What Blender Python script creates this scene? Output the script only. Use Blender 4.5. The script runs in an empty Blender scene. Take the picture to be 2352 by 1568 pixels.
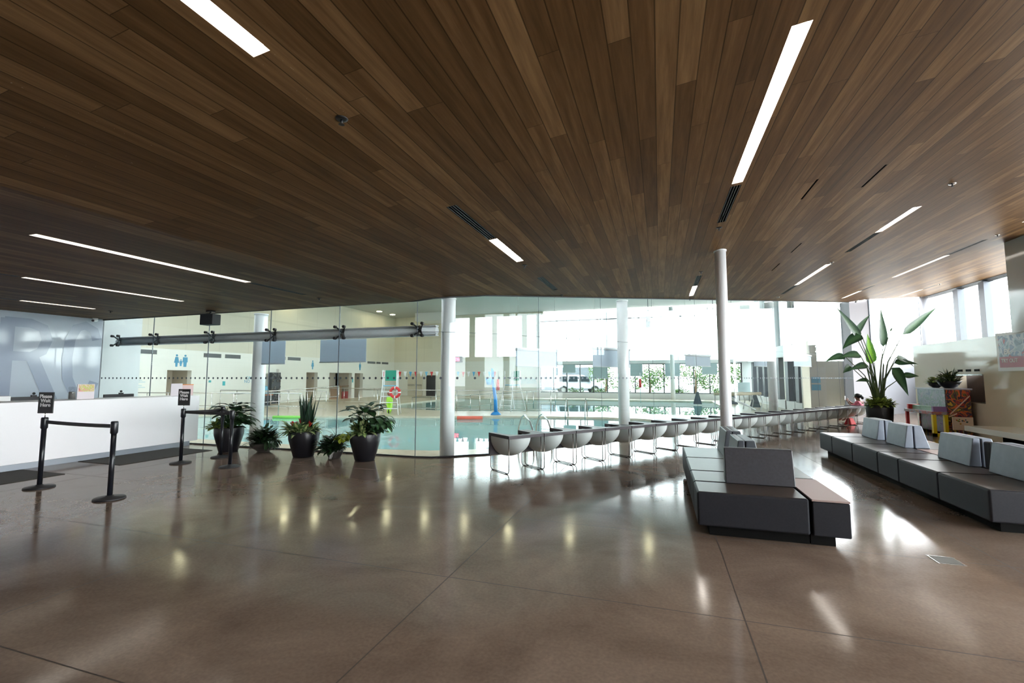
import bpy, math, random
from mathutils import Vector, Matrix
R = math.radians
random.seed(7)
SC = bpy.context.scene
COL = SC.collection

# ------------------------------------------------------------------ camera
FPX = 1045.0
PITCH = math.atan(84 / FPX)
YAW = math.atan(339 * math.cos(PITCH) / FPX)
cam_d = bpy.data.cameras.new('camera')
cam_d.sensor_width = 36.0
cam_d.lens = 36.0 * FPX / 2352
cam_d.clip_start = 0.05
cam_d.clip_end = 500
cam = bpy.data.objects.new('camera', cam_d)
COL.objects.link(cam)
cam.location = (0, 0, 1.6)
cam.rotation_euler = (R(90) + PITCH, 0, YAW)
SC.camera = cam

# ------------------------------------------------------------------ world and exposure
W = bpy.data.worlds.new('overcast_sky')
SC.world = W
W.use_nodes = True
wn = W.node_tree.nodes
bgn = wn['Background']
bgn.inputs['Color'].default_value = (0.97, 0.98, 1.0, 1)
bgn.inputs['Strength'].default_value = 20.0
SC.view_settings.view_transform = 'Standard'
SC.view_settings.look = 'None'
SC.view_settings.gamma = 1.0
SC.view_settings.use_curve_mapping = False
SC.view_settings.exposure = 0.0
SC.cycles.use_denoising = True
SC.cycles.max_bounces = 8
SC.cycles.diffuse_bounces = 4
SC.cycles.glossy_bounces = 4
SC.cycles.transparent_max_bounces = 24
SC.cycles.sample_clamp_indirect = 6.0
SC.cycles.caustics_reflective = False
SC.cycles.caustics_refractive = False

LAMP = 15.0          # strength of the linear ceiling lights
POOL_LAMP = 45.0

# ------------------------------------------------------------------ materials
MATS = {}
def mat(name, color, rough=0.5, metal=0.0, emit=None, estr=0.0, spec=0.5, noise=None, coat=0.0):
    """noise = (scale, amount, (sx,sy,sz)) lightness mottling that belongs to the thing itself"""
    if name in MATS: return MATS[name]
    m = bpy.data.materials.new(name); m.use_nodes = True
    nt = m.node_tree; b = nt.nodes['Principled BSDF']
    c = tuple(color) + ((1,) if len(color) == 3 else ())
    b.inputs['Base Color'].default_value = c
    b.inputs['Roughness'].default_value = rough
    b.inputs['Metallic'].default_value = metal
    b.inputs['Specular IOR Level'].default_value = spec
    b.inputs['Coat Weight'].default_value = coat
    if emit:
        b.inputs['Emission Color'].default_value = tuple(emit) + (1,)
        b.inputs['Emission Strength'].default_value = estr
    if noise:
        tc = nt.nodes.new('ShaderNodeTexCoord'); mp = nt.nodes.new('ShaderNodeMapping')
        mp.inputs['Scale'].default_value = noise[2] if len(noise) > 2 else (1, 1, 1)
        nz = nt.nodes.new('ShaderNodeTexNoise'); nz.inputs['Scale'].default_value = noise[0]; nz.inputs['Detail'].default_value = 3
        mr = nt.nodes.new('ShaderNodeMapRange')
        mr.inputs['From Min'].default_value = 0.3; mr.inputs['From Max'].default_value = 0.7
        mr.inputs['To Min'].default_value = 1 - noise[1]; mr.inputs['To Max'].default_value = 1 + noise[1]
        hs = nt.nodes.new('ShaderNodeHueSaturation'); hs.inputs['Color'].default_value = c
        nt.links.new(tc.outputs['Object'], mp.inputs['Vector']); nt.links.new(mp.outputs['Vector'], nz.inputs['Vector'])
        nt.links.new(nz.outputs['Fac'], mr.inputs['Value']); nt.links.new(mr.outputs['Result'], hs.inputs['Value'])
        nt.links.new(hs.outputs['Color'], b.inputs['Base Color'])
    MATS[name] = m
    return m

class NT:
    def __init__(s, m): s.t = m.node_tree; s.n = s.t.nodes; s.l = s.t.links
    def node(s, kind, **kw):
        n = s.n.new(kind)
        for k, v in kw.items(): setattr(n, k, v)
        return n
    def math(s, op, a, b=None, c=None):
        n = s.n.new('ShaderNodeMath'); n.operation = op
        for i, v in enumerate((a, b, c)):
            if v is None: continue
            if isinstance(v, (int, float)): n.inputs[i].default_value = v
            else: s.l.new(v, n.inputs[i])
        return n.outputs[0]

def mat_floor():
    m = bpy.data.materials.new('polished_concrete'); m.use_nodes = True
    g = NT(m); b = g.n['Principled BSDF']
    geo = g.node('ShaderNodeTexCoord'); sep = g.node('ShaderNodeSeparateXYZ'); g.l.new(geo.outputs['Object'], sep.inputs[0])
    n1 = g.node('ShaderNodeTexNoise'); n1.inputs['Scale'].default_value = 0.8; n1.inputs['Detail'].default_value = 7; n1.inputs['Roughness'].default_value = 0.62; n1.inputs['Distortion'].default_value = 0.6
    n2 = g.node('ShaderNodeTexNoise'); n2.inputs['Scale'].default_value = 45; n2.inputs['Detail'].default_value = 3
    for n in (n1, n2): g.l.new(geo.outputs['Object'], n.inputs['Vector'])
    cr = g.node('ShaderNodeValToRGB')
    cr.color_ramp.elements[0].position = 0.32; cr.color_ramp.elements[0].color = (0.155, 0.110, 0.085, 1)
    cr.color_ramp.elements[1].position = 0.72; cr.color_ramp.elements[1].color = (0.295, 0.220, 0.172, 1)
    g.l.new(n1.outputs['Fac'], cr.inputs['Fac'])
    sp = g.math('MULTIPLY_ADD', n2.outputs['Fac'], 0.5, 0.75)
    # saw-cut joints
    def lines(sock, ps):
        cur = None
        for p in ps:
            d = g.math('ABSOLUTE', g.math('SUBTRACT', sock, p))
            cur = d if cur is None else g.math('MINIMUM', cur, d)
        return cur
    dx = lines(sep.outputs[0], (-8.9, -6.6, -4.3, -1.66, 0.50, 2.8, 5.1))
    dy = lines(sep.outputs[1], (-2, -0.1, 1.78, 3.47, 5.12, 7.0, 9.2, 11.4, 13.6, 15.8))
    d = g.math('MINIMUM', dx, dy)
    j = g.math('LESS_THAN', d, 0.005)
    mul = g.math('MULTIPLY', sp, g.math('MULTIPLY_ADD', j, -0.72, 1.0))
    mx = g.node('ShaderNodeVectorMath', operation='SCALE'); g.l.new(cr.outputs['Color'], mx.inputs[0]); g.l.new(mul, mx.inputs['Scale'])
    g.l.new(mx.outputs[0], b.inputs['Base Color'])
    r = g.math('MULTIPLY_ADD', n1.outputs['Fac'], 0.18, 0.03)
    g.l.new(g.math('ADD', r, g.math('MULTIPLY', j, 0.5)), b.inputs['Roughness'])
    b.inputs['Specular IOR Level'].default_value = 0.42
    bp = g.node('ShaderNodeBump'); bp.inputs['Strength'].default_value = 0.012; bp.inputs['Distance'].default_value = 0.02
    n3 = g.node('ShaderNodeTexNoise'); n3.inputs['Scale'].default_value = 3.2; n3.inputs['Detail'].default_value = 4
    g.l.new(geo.outputs['Object'], n3.inputs['Vector']); g.l.new(n3.outputs['Fac'], bp.inputs['Height']); g.l.new(bp.outputs[0], b.inputs['Normal'])
    return m

def mat_planks():
    m = bpy.data.materials.new('stained_oak_planks'); m.use_nodes = True
    g = NT(m); b = g.n['Principled BSDF']
    tc = g.node('ShaderNodeTexCoord'); sep = g.node('ShaderNodeSeparateXYZ'); g.l.new(tc.outputs['Object'], sep.inputs[0])
    PW = 0.145
    u = g.math('DIVIDE', g.math('ADD', sep.outputs[0], 50.0), PW)
    row = g.math('FLOOR', u); fr = g.math('FRACT', u)
    wnz = g.node('ShaderNodeTexWhiteNoise', noise_dimensions='1D'); g.l.new(row, wnz.inputs['W'])
    yy = g.math('DIVIDE', g.math('ADD', g.math('ADD', sep.outputs[1], 50.0), g.math('MULTIPLY', wnz.outputs['Value'], 7.3)), 2.6)
    seg = g.math('FLOOR', yy); fy = g.math('FRACT', yy)
    cmb = g.node('ShaderNodeCombineXYZ'); g.l.new(row, cmb.inputs[0]); g.l.new(seg, cmb.inputs[1])
    w2 = g.node('ShaderNodeTexWhiteNoise', noise_dimensions='2D'); g.l.new(cmb.outputs[0], w2.inputs['Vector'])
    # grain: noise stretched along Y, shifted per plank
    off = g.node('ShaderNodeVectorMath', operation='MULTIPLY_ADD'); off.inputs[1].default_value = (9, 0.55, 1)
    g.l.new(tc.outputs['Object'], off.inputs[0]); g.l.new(w2.outputs['Color'], off.inputs[2])
    n1 = g.node('ShaderNodeTexNoise'); n1.inputs['Scale'].default_value = 2.0; n1.inputs['Detail'].default_value = 6; n1.inputs['Roughness'].default_value = 0.65
    sc = g.node('ShaderNodeVectorMath', operation='SCALE'); sc.inputs['Scale'].default_value = 1.0
    g.l.new(off.outputs[0], n1.inputs['Vector'])
    v = g.math('ADD', g.math('MULTIPLY_ADD', w2.outputs['Value'], 0.34, 0.03), g.math('MULTIPLY', n1.outputs['Fac'], 0.78))
    cr = g.node('ShaderNodeValToRGB')
    e = cr.color_ramp.elements
    e[0].position = 0.2; e[0].color = (0.046, 0.0235, 0.0100, 1)
    e[1].position = 0.95; e[1].color = (0.250, 0.150, 0.070, 1)
    k = e.new(0.58); k.color = (0.112, 0.060, 0.0255, 1)
    g.l.new(v, cr.inputs['Fac'])
    # seams: narrow dark V grooves
    e1 = g.math('LESS_THAN', g.math('MINIMUM', fr, g.math('SUBTRACT', 1.0, fr)), 0.028)
    e2 = g.math('LESS_THAN', g.math('MINIMUM', fy, g.math('SUBTRACT', 1.0, fy)), 0.0008)
    sm = g.math('MAXIMUM', e1, e2)
    mul = g.math('MULTIPLY_ADD', sm, -0.6, 1.0)
    mx = g.node('ShaderNodeVectorMath', operation='SCALE'); g.l.new(cr.outputs['Color'], mx.inputs[0]); g.l.new(mul, mx.inputs['Scale'])
    g.l.new(mx.outputs[0], b.inputs['Base Color'])
    b.inputs['Roughness'].default_value = 0.5
    b.inputs['Specular IOR Level'].default_value = 0.04
    return m

def mat_glass(name='clear_glass', tint=(0.965, 0.985, 0.98), refl=0.014):
    m = bpy.data.materials.new(name); m.use_nodes = True
    g = NT(m)
    for n in list(g.n):
        if n.type != 'OUTPUT_MATERIAL': g.n.remove(n)
    out = [n for n in g.n if n.type == 'OUTPUT_MATERIAL'][0]
    tr = g.node('ShaderNodeBsdfTransparent'); tr.inputs[0].default_value = tint + (1,)
    gl = g.node('ShaderNodeBsdfGlossy'); gl.inputs['Roughness'].default_value = 0.0; gl.inputs[0].default_value = (0.9, 0.97, 1, 1)
    lw = g.node('ShaderNodeLayerWeight'); lw.inputs['Blend'].default_value = 0.5
    fac = g.math('MULTIPLY_ADD', g.math('POWER', lw.outputs['Facing'], 4.0), 0.75, refl)
    mx = g.node('ShaderNodeMixShader'); g.l.new(fac, mx.inputs[0]); g.l.new(tr.outputs[0], mx.inputs[1]); g.l.new(gl.outputs[0], mx.inputs[2])
    g.l.new(mx.outputs[0], out.inputs[0])
    return m

def mat_water():
    m = bpy.data.materials.new('pool_water'); m.use_nodes = True
    g = NT(m); b = g.n['Principled BSDF']
    b.inputs['Base Color'].default_value = (0.24, 0.47, 0.48, 1)
    b.inputs['Roughness'].default_value = 0.02
    b.inputs['IOR'].default_value = 1.33
    tc = g.node('ShaderNodeTexCoord'); n = g.node('ShaderNodeTexNoise'); n.inputs['Scale'].default_value = 2.2; n.inputs['Detail'].default_value = 2
    bp = g.node('ShaderNodeBump'); bp.inputs['Strength'].default_value = 0.02; bp.inputs['Distance'].default_value = 0.02
    g.l.new(tc.outputs['Object'], n.inputs['Vector']); g.l.new(n.outputs['Fac'], bp.inputs['Height']); g.l.new(bp.outputs[0], b.inputs['Normal'])
    return m

def mat_tiles(name, color, tile, joint=0.88, rough=0.3):
    m = bpy.data.materials.new(name); m.use_nodes = True
    g = NT(m); b = g.n['Principled BSDF']
    tc = g.node('ShaderNodeTexCoord'); sep = g.node('ShaderNodeSeparateXYZ'); g.l.new(tc.outputs['Object'], sep.inputs[0])
    s = g.math('ADD', sep.outputs[0], sep.outputs[1])
    f1 = g.math('FRACT', g.math('DIVIDE', g.math('ADD', s, 200.0), tile[0])); f2 = g.math('FRACT', g.math('DIVIDE', g.math('ADD', sep.outputs[2], 20.0), tile[1]))
    j = g.math('MAXIMUM', g.math('LESS_THAN', f1, 0.02), g.math('LESS_THAN', f2, 0.03))
    mul = g.math('MULTIPLY_ADD', j, joint - 1.0, 1.0)
    mx = g.node('ShaderNodeVectorMath', operation='SCALE'); mx.inputs[0].default_value = color; g.l.new(mul, mx.inputs['Scale'])
    g.l.new(mx.outputs[0], b.inputs['Base Color']); b.inputs['Roughness'].default_value = rough
    return m

def mat_mural(name, cols, scale=3.0, rough=0.35, seed=0.0):
    """bright hand-painted patches"""
    m = bpy.data.materials.new(name); m.use_nodes = True
    g = NT(m); b = g.n['Principled BSDF']
    tc = g.node('ShaderNodeTexCoord'); mp = g.node('ShaderNodeMapping'); mp.inputs['Location'].default_value = (seed, seed * 2, seed)
    g.l.new(tc.outputs['Object'], mp.inputs['Vector'])
    n = g.node('ShaderNodeTexNoise'); n.inputs['Scale'].default_value = scale; n.inputs['Detail'].default_value = 2; n.inputs['Distortion'].default_value = 1.6
    g.l.new(mp.outputs['Vector'], n.inputs['Vector'])
    cr = g.node('ShaderNodeValToRGB'); cr.color_ramp.interpolation = 'CONSTANT'
    e = cr.color_ramp.elements
    ps = [0.0] + [0.36 + 0.3 * i / max(1, len(cols) - 2) for i in range(len(cols) - 1)]
    e[0].position = 0; e[0].color = tuple(cols[0]) + (1,)
    e[1].position = ps[1]; e[1].color = tuple(cols[1]) + (1,)
    for i in range(2, len(cols)):
        q = e.new(ps[i]); q.color = tuple(cols[i]) + (1,)
    g.l.new(n.outputs['Fac'], cr.inputs['Fac']); g.l.new(cr.outputs['Color'], b.inputs['Base Color'])
    b.inputs['Roughness'].default_value = rough
    return m

def mat_leaf(name, c1, c2, rough=0.4, vein=None):
    """c1 body colour, c2 colour toward the midrib (uses the leaf's own UV across its width)"""
    m = bpy.data.materials.new(name); m.use_nodes = True
    g = NT(m); b = g.n['Principled BSDF']
    uv = g.node('ShaderNodeUVMap'); uv.uv_map = 'UVMap'
    sep = g.node('ShaderNodeSeparateXYZ'); g.l.new(uv.outputs[0], sep.inputs[0])
    d = g.math('ABSOLUTE', g.math('SUBTRACT', sep.outputs[0], 0.5))
    tc = g.node('ShaderNodeTexCoord'); n = g.node('ShaderNodeTexNoise'); n.inputs['Scale'].default_value = 18
    g.l.new(tc.outputs['Object'], n.inputs['Vector'])
    f = g.math('ADD', g.math('MULTIPLY', d, 2.0), g.math('MULTIPLY', g.math('SUBTRACT', n.outputs['Fac'], 0.5), 0.5))
    cr = g.node('ShaderNodeValToRGB'); e = cr.color_ramp.elements
    e[0].position = 0.25; e[0].color = tuple(c2) + (1,); e[1].position = 0.6; e[1].color = tuple(c1) + (1,)
    g.l.new(f, cr.inputs['Fac']); g.l.new(cr.outputs['Color'], b.inputs['Base Color'])
    b.inputs['Roughness'].default_value = rough
    # thin leaf lets some light through
    tl = g.node('ShaderNodeBsdfTranslucent'); g.l.new(cr.outputs['Color'], tl.inputs[0])
    mx = g.node('ShaderNodeMixShader'); mx.inputs[0].default_value = 0.25
    out = [q for q in g.n if q.type == 'OUTPUT_MATERIAL'][0]
    g.l.new(b.outputs[0], mx.inputs[1]); g.l.new(tl.outputs[0], mx.inputs[2]); g.l.new(mx.outputs[0], out.inputs[0])
    return m

M_floor = mat_floor(); M_planks = mat_planks(); M_glass = mat_glass(); M_dim_glass = mat_glass('daylight_dimming_glass', (0.58, 0.63, 0.63), 0.05); M_sky = mat_glass('light_opening_glass', (0.50, 0.51, 0.51), 0.05); M_water = mat_water()  # tint added to dim daylight in the hall windows and added roof openings
M_sheet = mat_glass('clear_acrylic', (0.95, 0.96, 0.96), 0.05)
M_white = mat('white_paint', (0.78, 0.79, 0.80), 0.45)
M_counter = mat('white_solid_surface', (0.90, 0.89, 0.92), 0.35)
M_toe = mat('brushed_toe_kick', (0.42, 0.46, 0.52), 0.35, 0.3)
M_wallw = mat('gloss_white_wall', (0.50, 0.56, 0.64), 0.06, spec=0.6)
M_graphic = mat('blue_grey_vinyl', (0.33, 0.38, 0.48), 0.10, spec=0.6)
M_cream = mat_tiles('cream_wall_panels', (0.70, 0.67, 0.56), (1.9, 3.6), 0.9, 0.4)
M_tile = mat_tiles('white_wall_tiles', (0.80, 0.80, 0.74), (0.30, 0.30), 0.93, 0.15)
M_beige = mat('beige_wall', (0.66, 0.58, 0.46), 0.08, spec=0.5)
M_beige_dull = mat('beige_plaster', (0.55, 0.49, 0.39), 0.6)
M_deck = mat('pool_deck_tiles', (0.60, 0.53, 0.42), 0.25, noise=(6, 0.06))
M_col = mat('white_steel_column', (0.88, 0.90, 0.93), 0.3)
M_steel = mat('stainless_steel', (0.62, 0.61, 0.60), 0.25, 1.0)
M_chrome = mat('chrome_wire', (0.20, 0.18, 0.17), 0.25, 1.0)
M_beam = mat('grey_painted_steel', (0.66, 0.69, 0.72), 0.4)
M_shade = mat('grey_shade_cloth', (0.66, 0.72, 0.80), 0.8)
def translucent(m, f):
    nt = m.node_tree; b = nt.nodes['Principled BSDF']; o = nt.nodes['Material Output']
    t = nt.nodes.new('ShaderNodeBsdfTranslucent'); t.inputs[0].default_value = b.inputs['Base Color'].default_value
    x = nt.nodes.new('ShaderNodeMixShader'); x.inputs[0].default_value = f
    nt.links.new(b.outputs[0], x.inputs[1]); nt.links.new(t.outputs[0], x.inputs[2]); nt.links.new(x.outputs[0], o.inputs[0])
translucent(M_shade, .5)
M_pshade = mat('pale_shade_cloth', (0.42, 0.52, 0.55), 0.8)
M_black = mat('matte_black', (0.010, 0.010, 0.012), 0.45)
M_blackgl = mat('gloss_black', (0.008, 0.009, 0.013), 0.28, spec=0.4)
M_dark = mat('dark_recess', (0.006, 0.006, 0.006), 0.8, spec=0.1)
M_slot = mat('black_anodised', (0.022, 0.025, 0.028), 0.4)
M_vent = mat('grille_grey', (0.17, 0.17, 0.16), 0.5)
M_frame = mat('dark_window_frame', (0.05, 0.055, 0.06), 0.4)
M_fin = mat('grey_window_fin', (0.10, 0.12, 0.15), 0.5)
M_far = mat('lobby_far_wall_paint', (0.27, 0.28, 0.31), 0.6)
M_lamp = mat('lit_diffuser', (0.9, 0.9, 0.9), 0.5, emit=(1.0, 0.93, 0.84), estr=LAMP)
M_plamp = mat('lit_downlight', (0.9, 0.9, 0.8), 0.5, emit=(1.0, 0.90, 0.55), estr=POOL_LAMP)
M_hous = mat('lamp_housing', (0.40, 0.38, 0.35), 0.4)
M_sofa = mat('slate_leatherette', (0.017, 0.018, 0.024), 0.55, spec=0.25, noise=(60, 0.12))
M_sofat = mat('slate_top_sheen', (0.050, 0.036, 0.030), 0.33, noise=(5, 0.18))  # brown sheen of the slate seat tops, painted as colour
M_back = mat('grey_leatherette', (0.185, 0.215, 0.27), 0.45, noise=(8, 0.08))
M_lam = mat('pale_laminate', (0.40, 0.30, 0.275), 0.5, spec=0.3)
M_rim = mat('plum_black_shell', (0.028, 0.022, 0.028), 0.4)
M_bowl = mat('pale_grey_shell', (0.60, 0.66, 0.65), 0.45)
M_mat = mat('charcoal_entrance_mat', (0.035, 0.033, 0.030), 0.95, noise=(120, 0.25))
M_belt = mat('black_webbing', (0.012, 0.012, 0.014), 0.7)
M_text = mat('white_lettering', (0.85, 0.85, 0.85), 0.5)
M_blue = mat('blue_vinyl', (0.06, 0.30, 0.50), 0.4)
M_bluetxt = mat('blue_lettering', (0.15, 0.42, 0.60), 0.4)
M_red = mat('red_plastic', (0.60, 0.03, 0.03), 0.4)
M_green = mat('green_plastic', (0.02, 0.26, 0.17), 0.4)
M_lime = mat('lime_plastic', (0.42, 0.85, 0.06), 0.4)
M_sblue = mat('spray_blue', (0.03, 0.25, 0.62), 0.3)
M_pot = mat('black_planter', (0.008, 0.008, 0.011), 0.34, spec=0.35)
M_bowlpot = mat('dark_bronze_bowl', (0.060, 0.052, 0.048), 0.35)
M_soil = mat('potting_soil', (0.03, 0.02, 0.014), 0.9)
M_stem = mat('plant_stem', (0.06, 0.10, 0.03), 0.5)
M_dleaf = mat_leaf('dark_leaf', (0.018, 0.045, 0.018), (0.03, 0.075, 0.025), 0.3)
M_vleaf = mat_leaf('variegated_leaf', (0.10, 0.20, 0.06), (0.62, 0.68, 0.34), 0.45)
M_lleaf = mat_leaf('yellow_green_leaf', (0.18, 0.26, 0.04), (0.34, 0.42, 0.10), 0.45)
M_sleaf = mat_leaf('blade_leaf', (0.020, 0.045, 0.030), (0.04, 0.08, 0.05), 0.3)
M_pleaf = mat_leaf('palm_leaf', (0.022, 0.070, 0.032), (0.06, 0.14, 0.06), 0.35)
M_gold = mat_leaf('golden_leaf', (0.30, 0.38, 0.02), (0.45, 0.5, 0.05), 0.4)
M_redleaf = mat_leaf('red_bract', (0.45, 0.02, 0.02), (0.6, 0.05, 0.04), 0.4)
M_outgrass = mat('outdoor_paving', (0.55, 0.55, 0.53), 0.9, noise=(0.3, 0.1))
M_bush = mat('hedge_leaves', (0.07, 0.15, 0.022), 0.6, noise=(2, 0.3))
M_car = mat('silver_car_paint', (0.50, 0.53, 0.57), 0.2, coat=0.5)
M_carglass = mat('tinted_car_glass', (0.02, 0.03, 0.035), 0.08)
M_tyre = mat('tyre_rubber', (0.02, 0.02, 0.02), 0.8)
M_skin = mat('brown_skin', (0.20, 0.09, 0.06), 0.5)
M_hair = mat('black_hair', (0.008, 0.007, 0.008), 0.45)
M_pink = mat('pink_cotton', (0.62, 0.16, 0.24), 0.8, noise=(22, 0.2))
M_trouser = mat('dark_trousers', (0.02, 0.022, 0.03), 0.8)
M_redbag = mat('red_fabric', (0.50, 0.02, 0.025), 0.7)
M_yellow = mat('yellow_paint', (0.75, 0.56, 0.01), 0.35)
M_paper = mat('printed_paper', (0.72, 0.66, 0.70), 0.7)
M_orange = mat('orange_card', (0.75, 0.25, 0.08), 0.6)
M_cabinet = mat('brown_cabinet', (0.22, 0.13, 0.07), 0.5)
M_maroon = mat('maroon_bin', (0.25, 0.03, 0.03), 0.5)
M_led = mat('red_led', (0.5, 0.0, 0.0), 0.4, emit=(1.0, 0.05, 0.12), estr=6.0)

# ------------------------------------------------------------------ mesh builder
class MB:
    def __init__(s): s.v = []; s.f = []; s.uv = []; s.sm = []
    def add(s, vs, fs, uvs=None, smooth=False, mtx=None):
        o = len(s.v)
        for p in vs:
            p = Vector(p)
            if mtx is not None: p = mtx @ p
            s.v.append(p)
        for i, f in enumerate(fs):
            s.f.append([o + k for k in f]); s.sm.append(smooth)
            s.uv.append(uvs[i] if uvs else None)
        return s
    def box(s, x0, x1, y0, y1, z0, z1, mtx=None):
        v = [(x0, y0, z0), (x1, y0, z0), (x1, y1, z0), (x0, y1, z0), (x0, y0, z1), (x1, y0, z1), (x1, y1, z1), (x0, y1, z1)]
        return s.add(v, [(0, 3, 2, 1), (4, 5, 6, 7), (0, 1, 5, 4), (1, 2, 6, 5), (2, 3, 7, 6), (3, 0, 4, 7)], mtx=mtx)
    def hexa(s, pts, mtx=None):          # 4 bottom + 4 top, both counter-clockwise
        return s.add(pts, [(0, 3, 2, 1), (4, 5, 6, 7), (0, 1, 5, 4), (1, 2, 6, 5), (2, 3, 7, 6), (3, 0, 4, 7)], mtx=mtx)
    def prism(s, poly, z0, z1, mtx=None, smooth=False):
        n = len(poly)
        v = [(p[0], p[1], z0) for p in poly] + [(p[0], p[1], z1) for p in poly]
        f = [tuple(reversed(range(n))), tuple(range(n, 2 * n))] + [(i, (i + 1) % n, n + (i + 1) % n, n + i) for i in range(n)]
        return s.add(v, f, smooth=smooth, mtx=mtx)
    def lathe(s, prof, n=32, center=(0, 0, 0), mtx=None, cap=True, smooth=True):
        v = []; f = []
        for r, z in prof:
            for k in range(n):
                a = 2 * math.pi * k / n
                v.append((center[0] + r * math.cos(a), center[1] + r * math.sin(a), center[2] + z))
        for i in range(len(prof) - 1):
            for k in range(n):
                a = i * n + k; b = i * n + (k + 1) % n
                f.append((a, b, b + n, a + n))
        s.add(v, f, smooth=smooth, mtx=mtx)
        if cap:
            o = len(s.v) - len(v)
            s.f.append([o + k for k in reversed(range(n))]); s.sm.append(False); s.uv.append(None)
            s.f.append([o + (len(prof) - 1) * n + k for k in range(n)]); s.sm.append(False); s.uv.append(None)
        return s
    def cyl(s, p0, p1, r, n=16, r1=None, smooth=True):
        return s.tube([p0, p1], [r, r if r1 is None else r1], n, smooth)
    def tube(s, path, r, n=10, smooth=True, closed=False):
        P = [Vector(p) for p in path]; m = len(P)
        rs = r if isinstance(r, (list, tuple)) else [r] * m
        v = []; f = []
        prev = None
        for i, p in enumerate(P):
            if closed: t = (P[(i + 1) % m] - P[i - 1]).normalized()
            else: t = (P[min(i + 1, m - 1)] - P[max(i - 1, 0)]).normalized()
            if prev is None:
                a = Vector((0, 0, 1)) if abs(t.z) < 0.9 else Vector((1, 0, 0))
                nrm = t.cross(a).normalized()
            else:
                nrm = (prev - t * prev.dot(t)).normalized()
            prev = nrm; bn = t.cross(nrm)
            for k in range(n):
                a = 2 * math.pi * k / n
                v.append(p + (nrm * math.cos(a) + bn * math.sin(a)) * rs[i])
        rng = m if closed else m - 1
        for i in range(rng):
            for k in range(n):
                a = i * n + k; b = i * n + (k + 1) % n; j = ((i + 1) % m) * n
                f.append((a, b, j + (k + 1) % n, j + k))
        o = len(s.v)
        s.add(v, f, smooth=smooth)
        if not closed:
            s.f.append([o + k for k in reversed(range(n))]); s.sm.append(False); s.uv.append(None)
            s.f.append([o + (m - 1) * n + k for k in range(n)]); s.sm.append(False); s.uv.append(None)
        return s
    def ball(s, c, r, n=12, m=8, sc=(1, 1, 1), mtx=None):
        v = []; f = []
        for i in range(m + 1):
            th = math.pi * i / m
            for k in range(n):
                a = 2 * math.pi * k / n
                v.append((c[0] + sc[0] * r * math.sin(th) * math.cos(a), c[1] + sc[1] * r * math.sin(th) * math.sin(a), c[2] + sc[2] * r * math.cos(th)))
        for i in range(m):
            for k in range(n):
                a = i * n + k; b = i * n + (k + 1) % n
                f.append((a, a + n, b + n, b))
        return s.add(v, f, smooth=True, mtx=mtx)
    def disc(s, c, r, normal, n=14, thick=0.004):
        nv = Vector(normal).normalized(); c = Vector(c)
        return s.cyl(c - nv * thick / 2, c + nv * thick / 2, r, n, smooth=False)
    def leaf(s, base, d, length, width, droop=0.6, fold=0.25, seg=6, shape=0.45, up=None, twist=0.0):
        """a curved blade with a midrib; UV.x runs across it"""
        d = Vector(d).normalized(); base = Vector(base)
        upv = Vector((0, 0, 1)) if up is None else Vector(up)
        side = d.cross(upv)
        if side.length < 0.05: side = d.cross(Vector((1, 0.2, 0)))
        side.normalize()
        if twist: side = (Matrix.Rotation(twist, 3, d) @ side).normalized()
        p = base.copy(); cur = d.copy(); vs = []
        st = length / seg
        for i in range(seg + 1):
            t = i / seg
            w = width * 0.5 * (math.sin(math.pi * min(1.0, max(0.0, t)) ** (shape * 1.6 + 0.3)) if 0 < t < 1 else (0.06 if t == 0 else 0.0))
            nn = side.cross(cur).normalized()
            vs += [p - side * w + nn * w * fold, p.copy(), p + side * w + nn * w * fold]
            p = p + cur * st
            cur = (cur + Vector((0, 0, -1)) * droop / seg).normalized()
        fs = []; uv = []
        for i in range(seg):
            a = i * 3; t0 = i / seg; t1 = (i + 1) / seg
            fs.append((a, a + 1, a + 4, a + 3)); uv.append([(0, t0), (.5, t0), (.5, t1), (0, t1)])
            fs.append((a + 1, a + 2, a + 5, a + 4)); uv.append([(.5, t0), (1, t0), (1, t1), (.5, t1)])
        return s.add(vs, fs, uv, smooth=True)
    def mesh(s, name, origin=(0, 0, 0)):
        me = bpy.data.meshes.new(name)
        o = Vector(origin)
        me.from_pydata([tuple(p - o) for p in s.v], [], s.f)
        me.polygons.foreach_set('use_smooth', s.sm)
        if any(u is not None for u in s.uv):
            l = me.uv_layers.new(name='UVMap'); i = 0
            for f, u in zip(s.f, s.uv):
                for k in range(len(f)):
                    l.data[i].uv = u[k] if u is not None else (0.5, 0.5); i += 1
        me.update()
        return me

def bevel(o, w=0.01, seg=2):
    b = o.modifiers.new('bevel', 'BEVEL'); b.width = w; b.segments = seg; b.limit_method = 'ANGLE'; b.angle_limit = R(40)
    for p in o.data.polygons: p.use_smooth = True
    wn_ = o.modifiers.new('weighted', 'WEIGHTED_NORMAL'); wn_.keep_sharp = True
    return o

def part(name, mb, m, parent, bev=None, label=None, seg=2):
    """a child mesh of parent; builder coordinates are in the parent's local frame"""
    o = bpy.data.objects.new(name, mb.mesh(name)); COL.objects.link(o)
    o.data.materials.append(m)
    if parent is not None: o.parent = parent
    if bev: bevel(o, bev, seg)
    if label: o['label'] = label
    return o

def tag(o, label, cat, group=None, kind=None):
    o['label'] = label; o['category'] = cat
    if group: o['group'] = group
    if kind: o['kind'] = kind
    return o

def thing(name, label, cat, loc=(0, 0, 0), rz=0.0, group=None):
    o = bpy.data.objects.new(name, None); COL.objects.link(o)
    o.empty_display_size = 0.1
    o.location = loc; o.rotation_euler = (0, 0, rz)
    return tag(o, label, cat, group)

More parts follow.
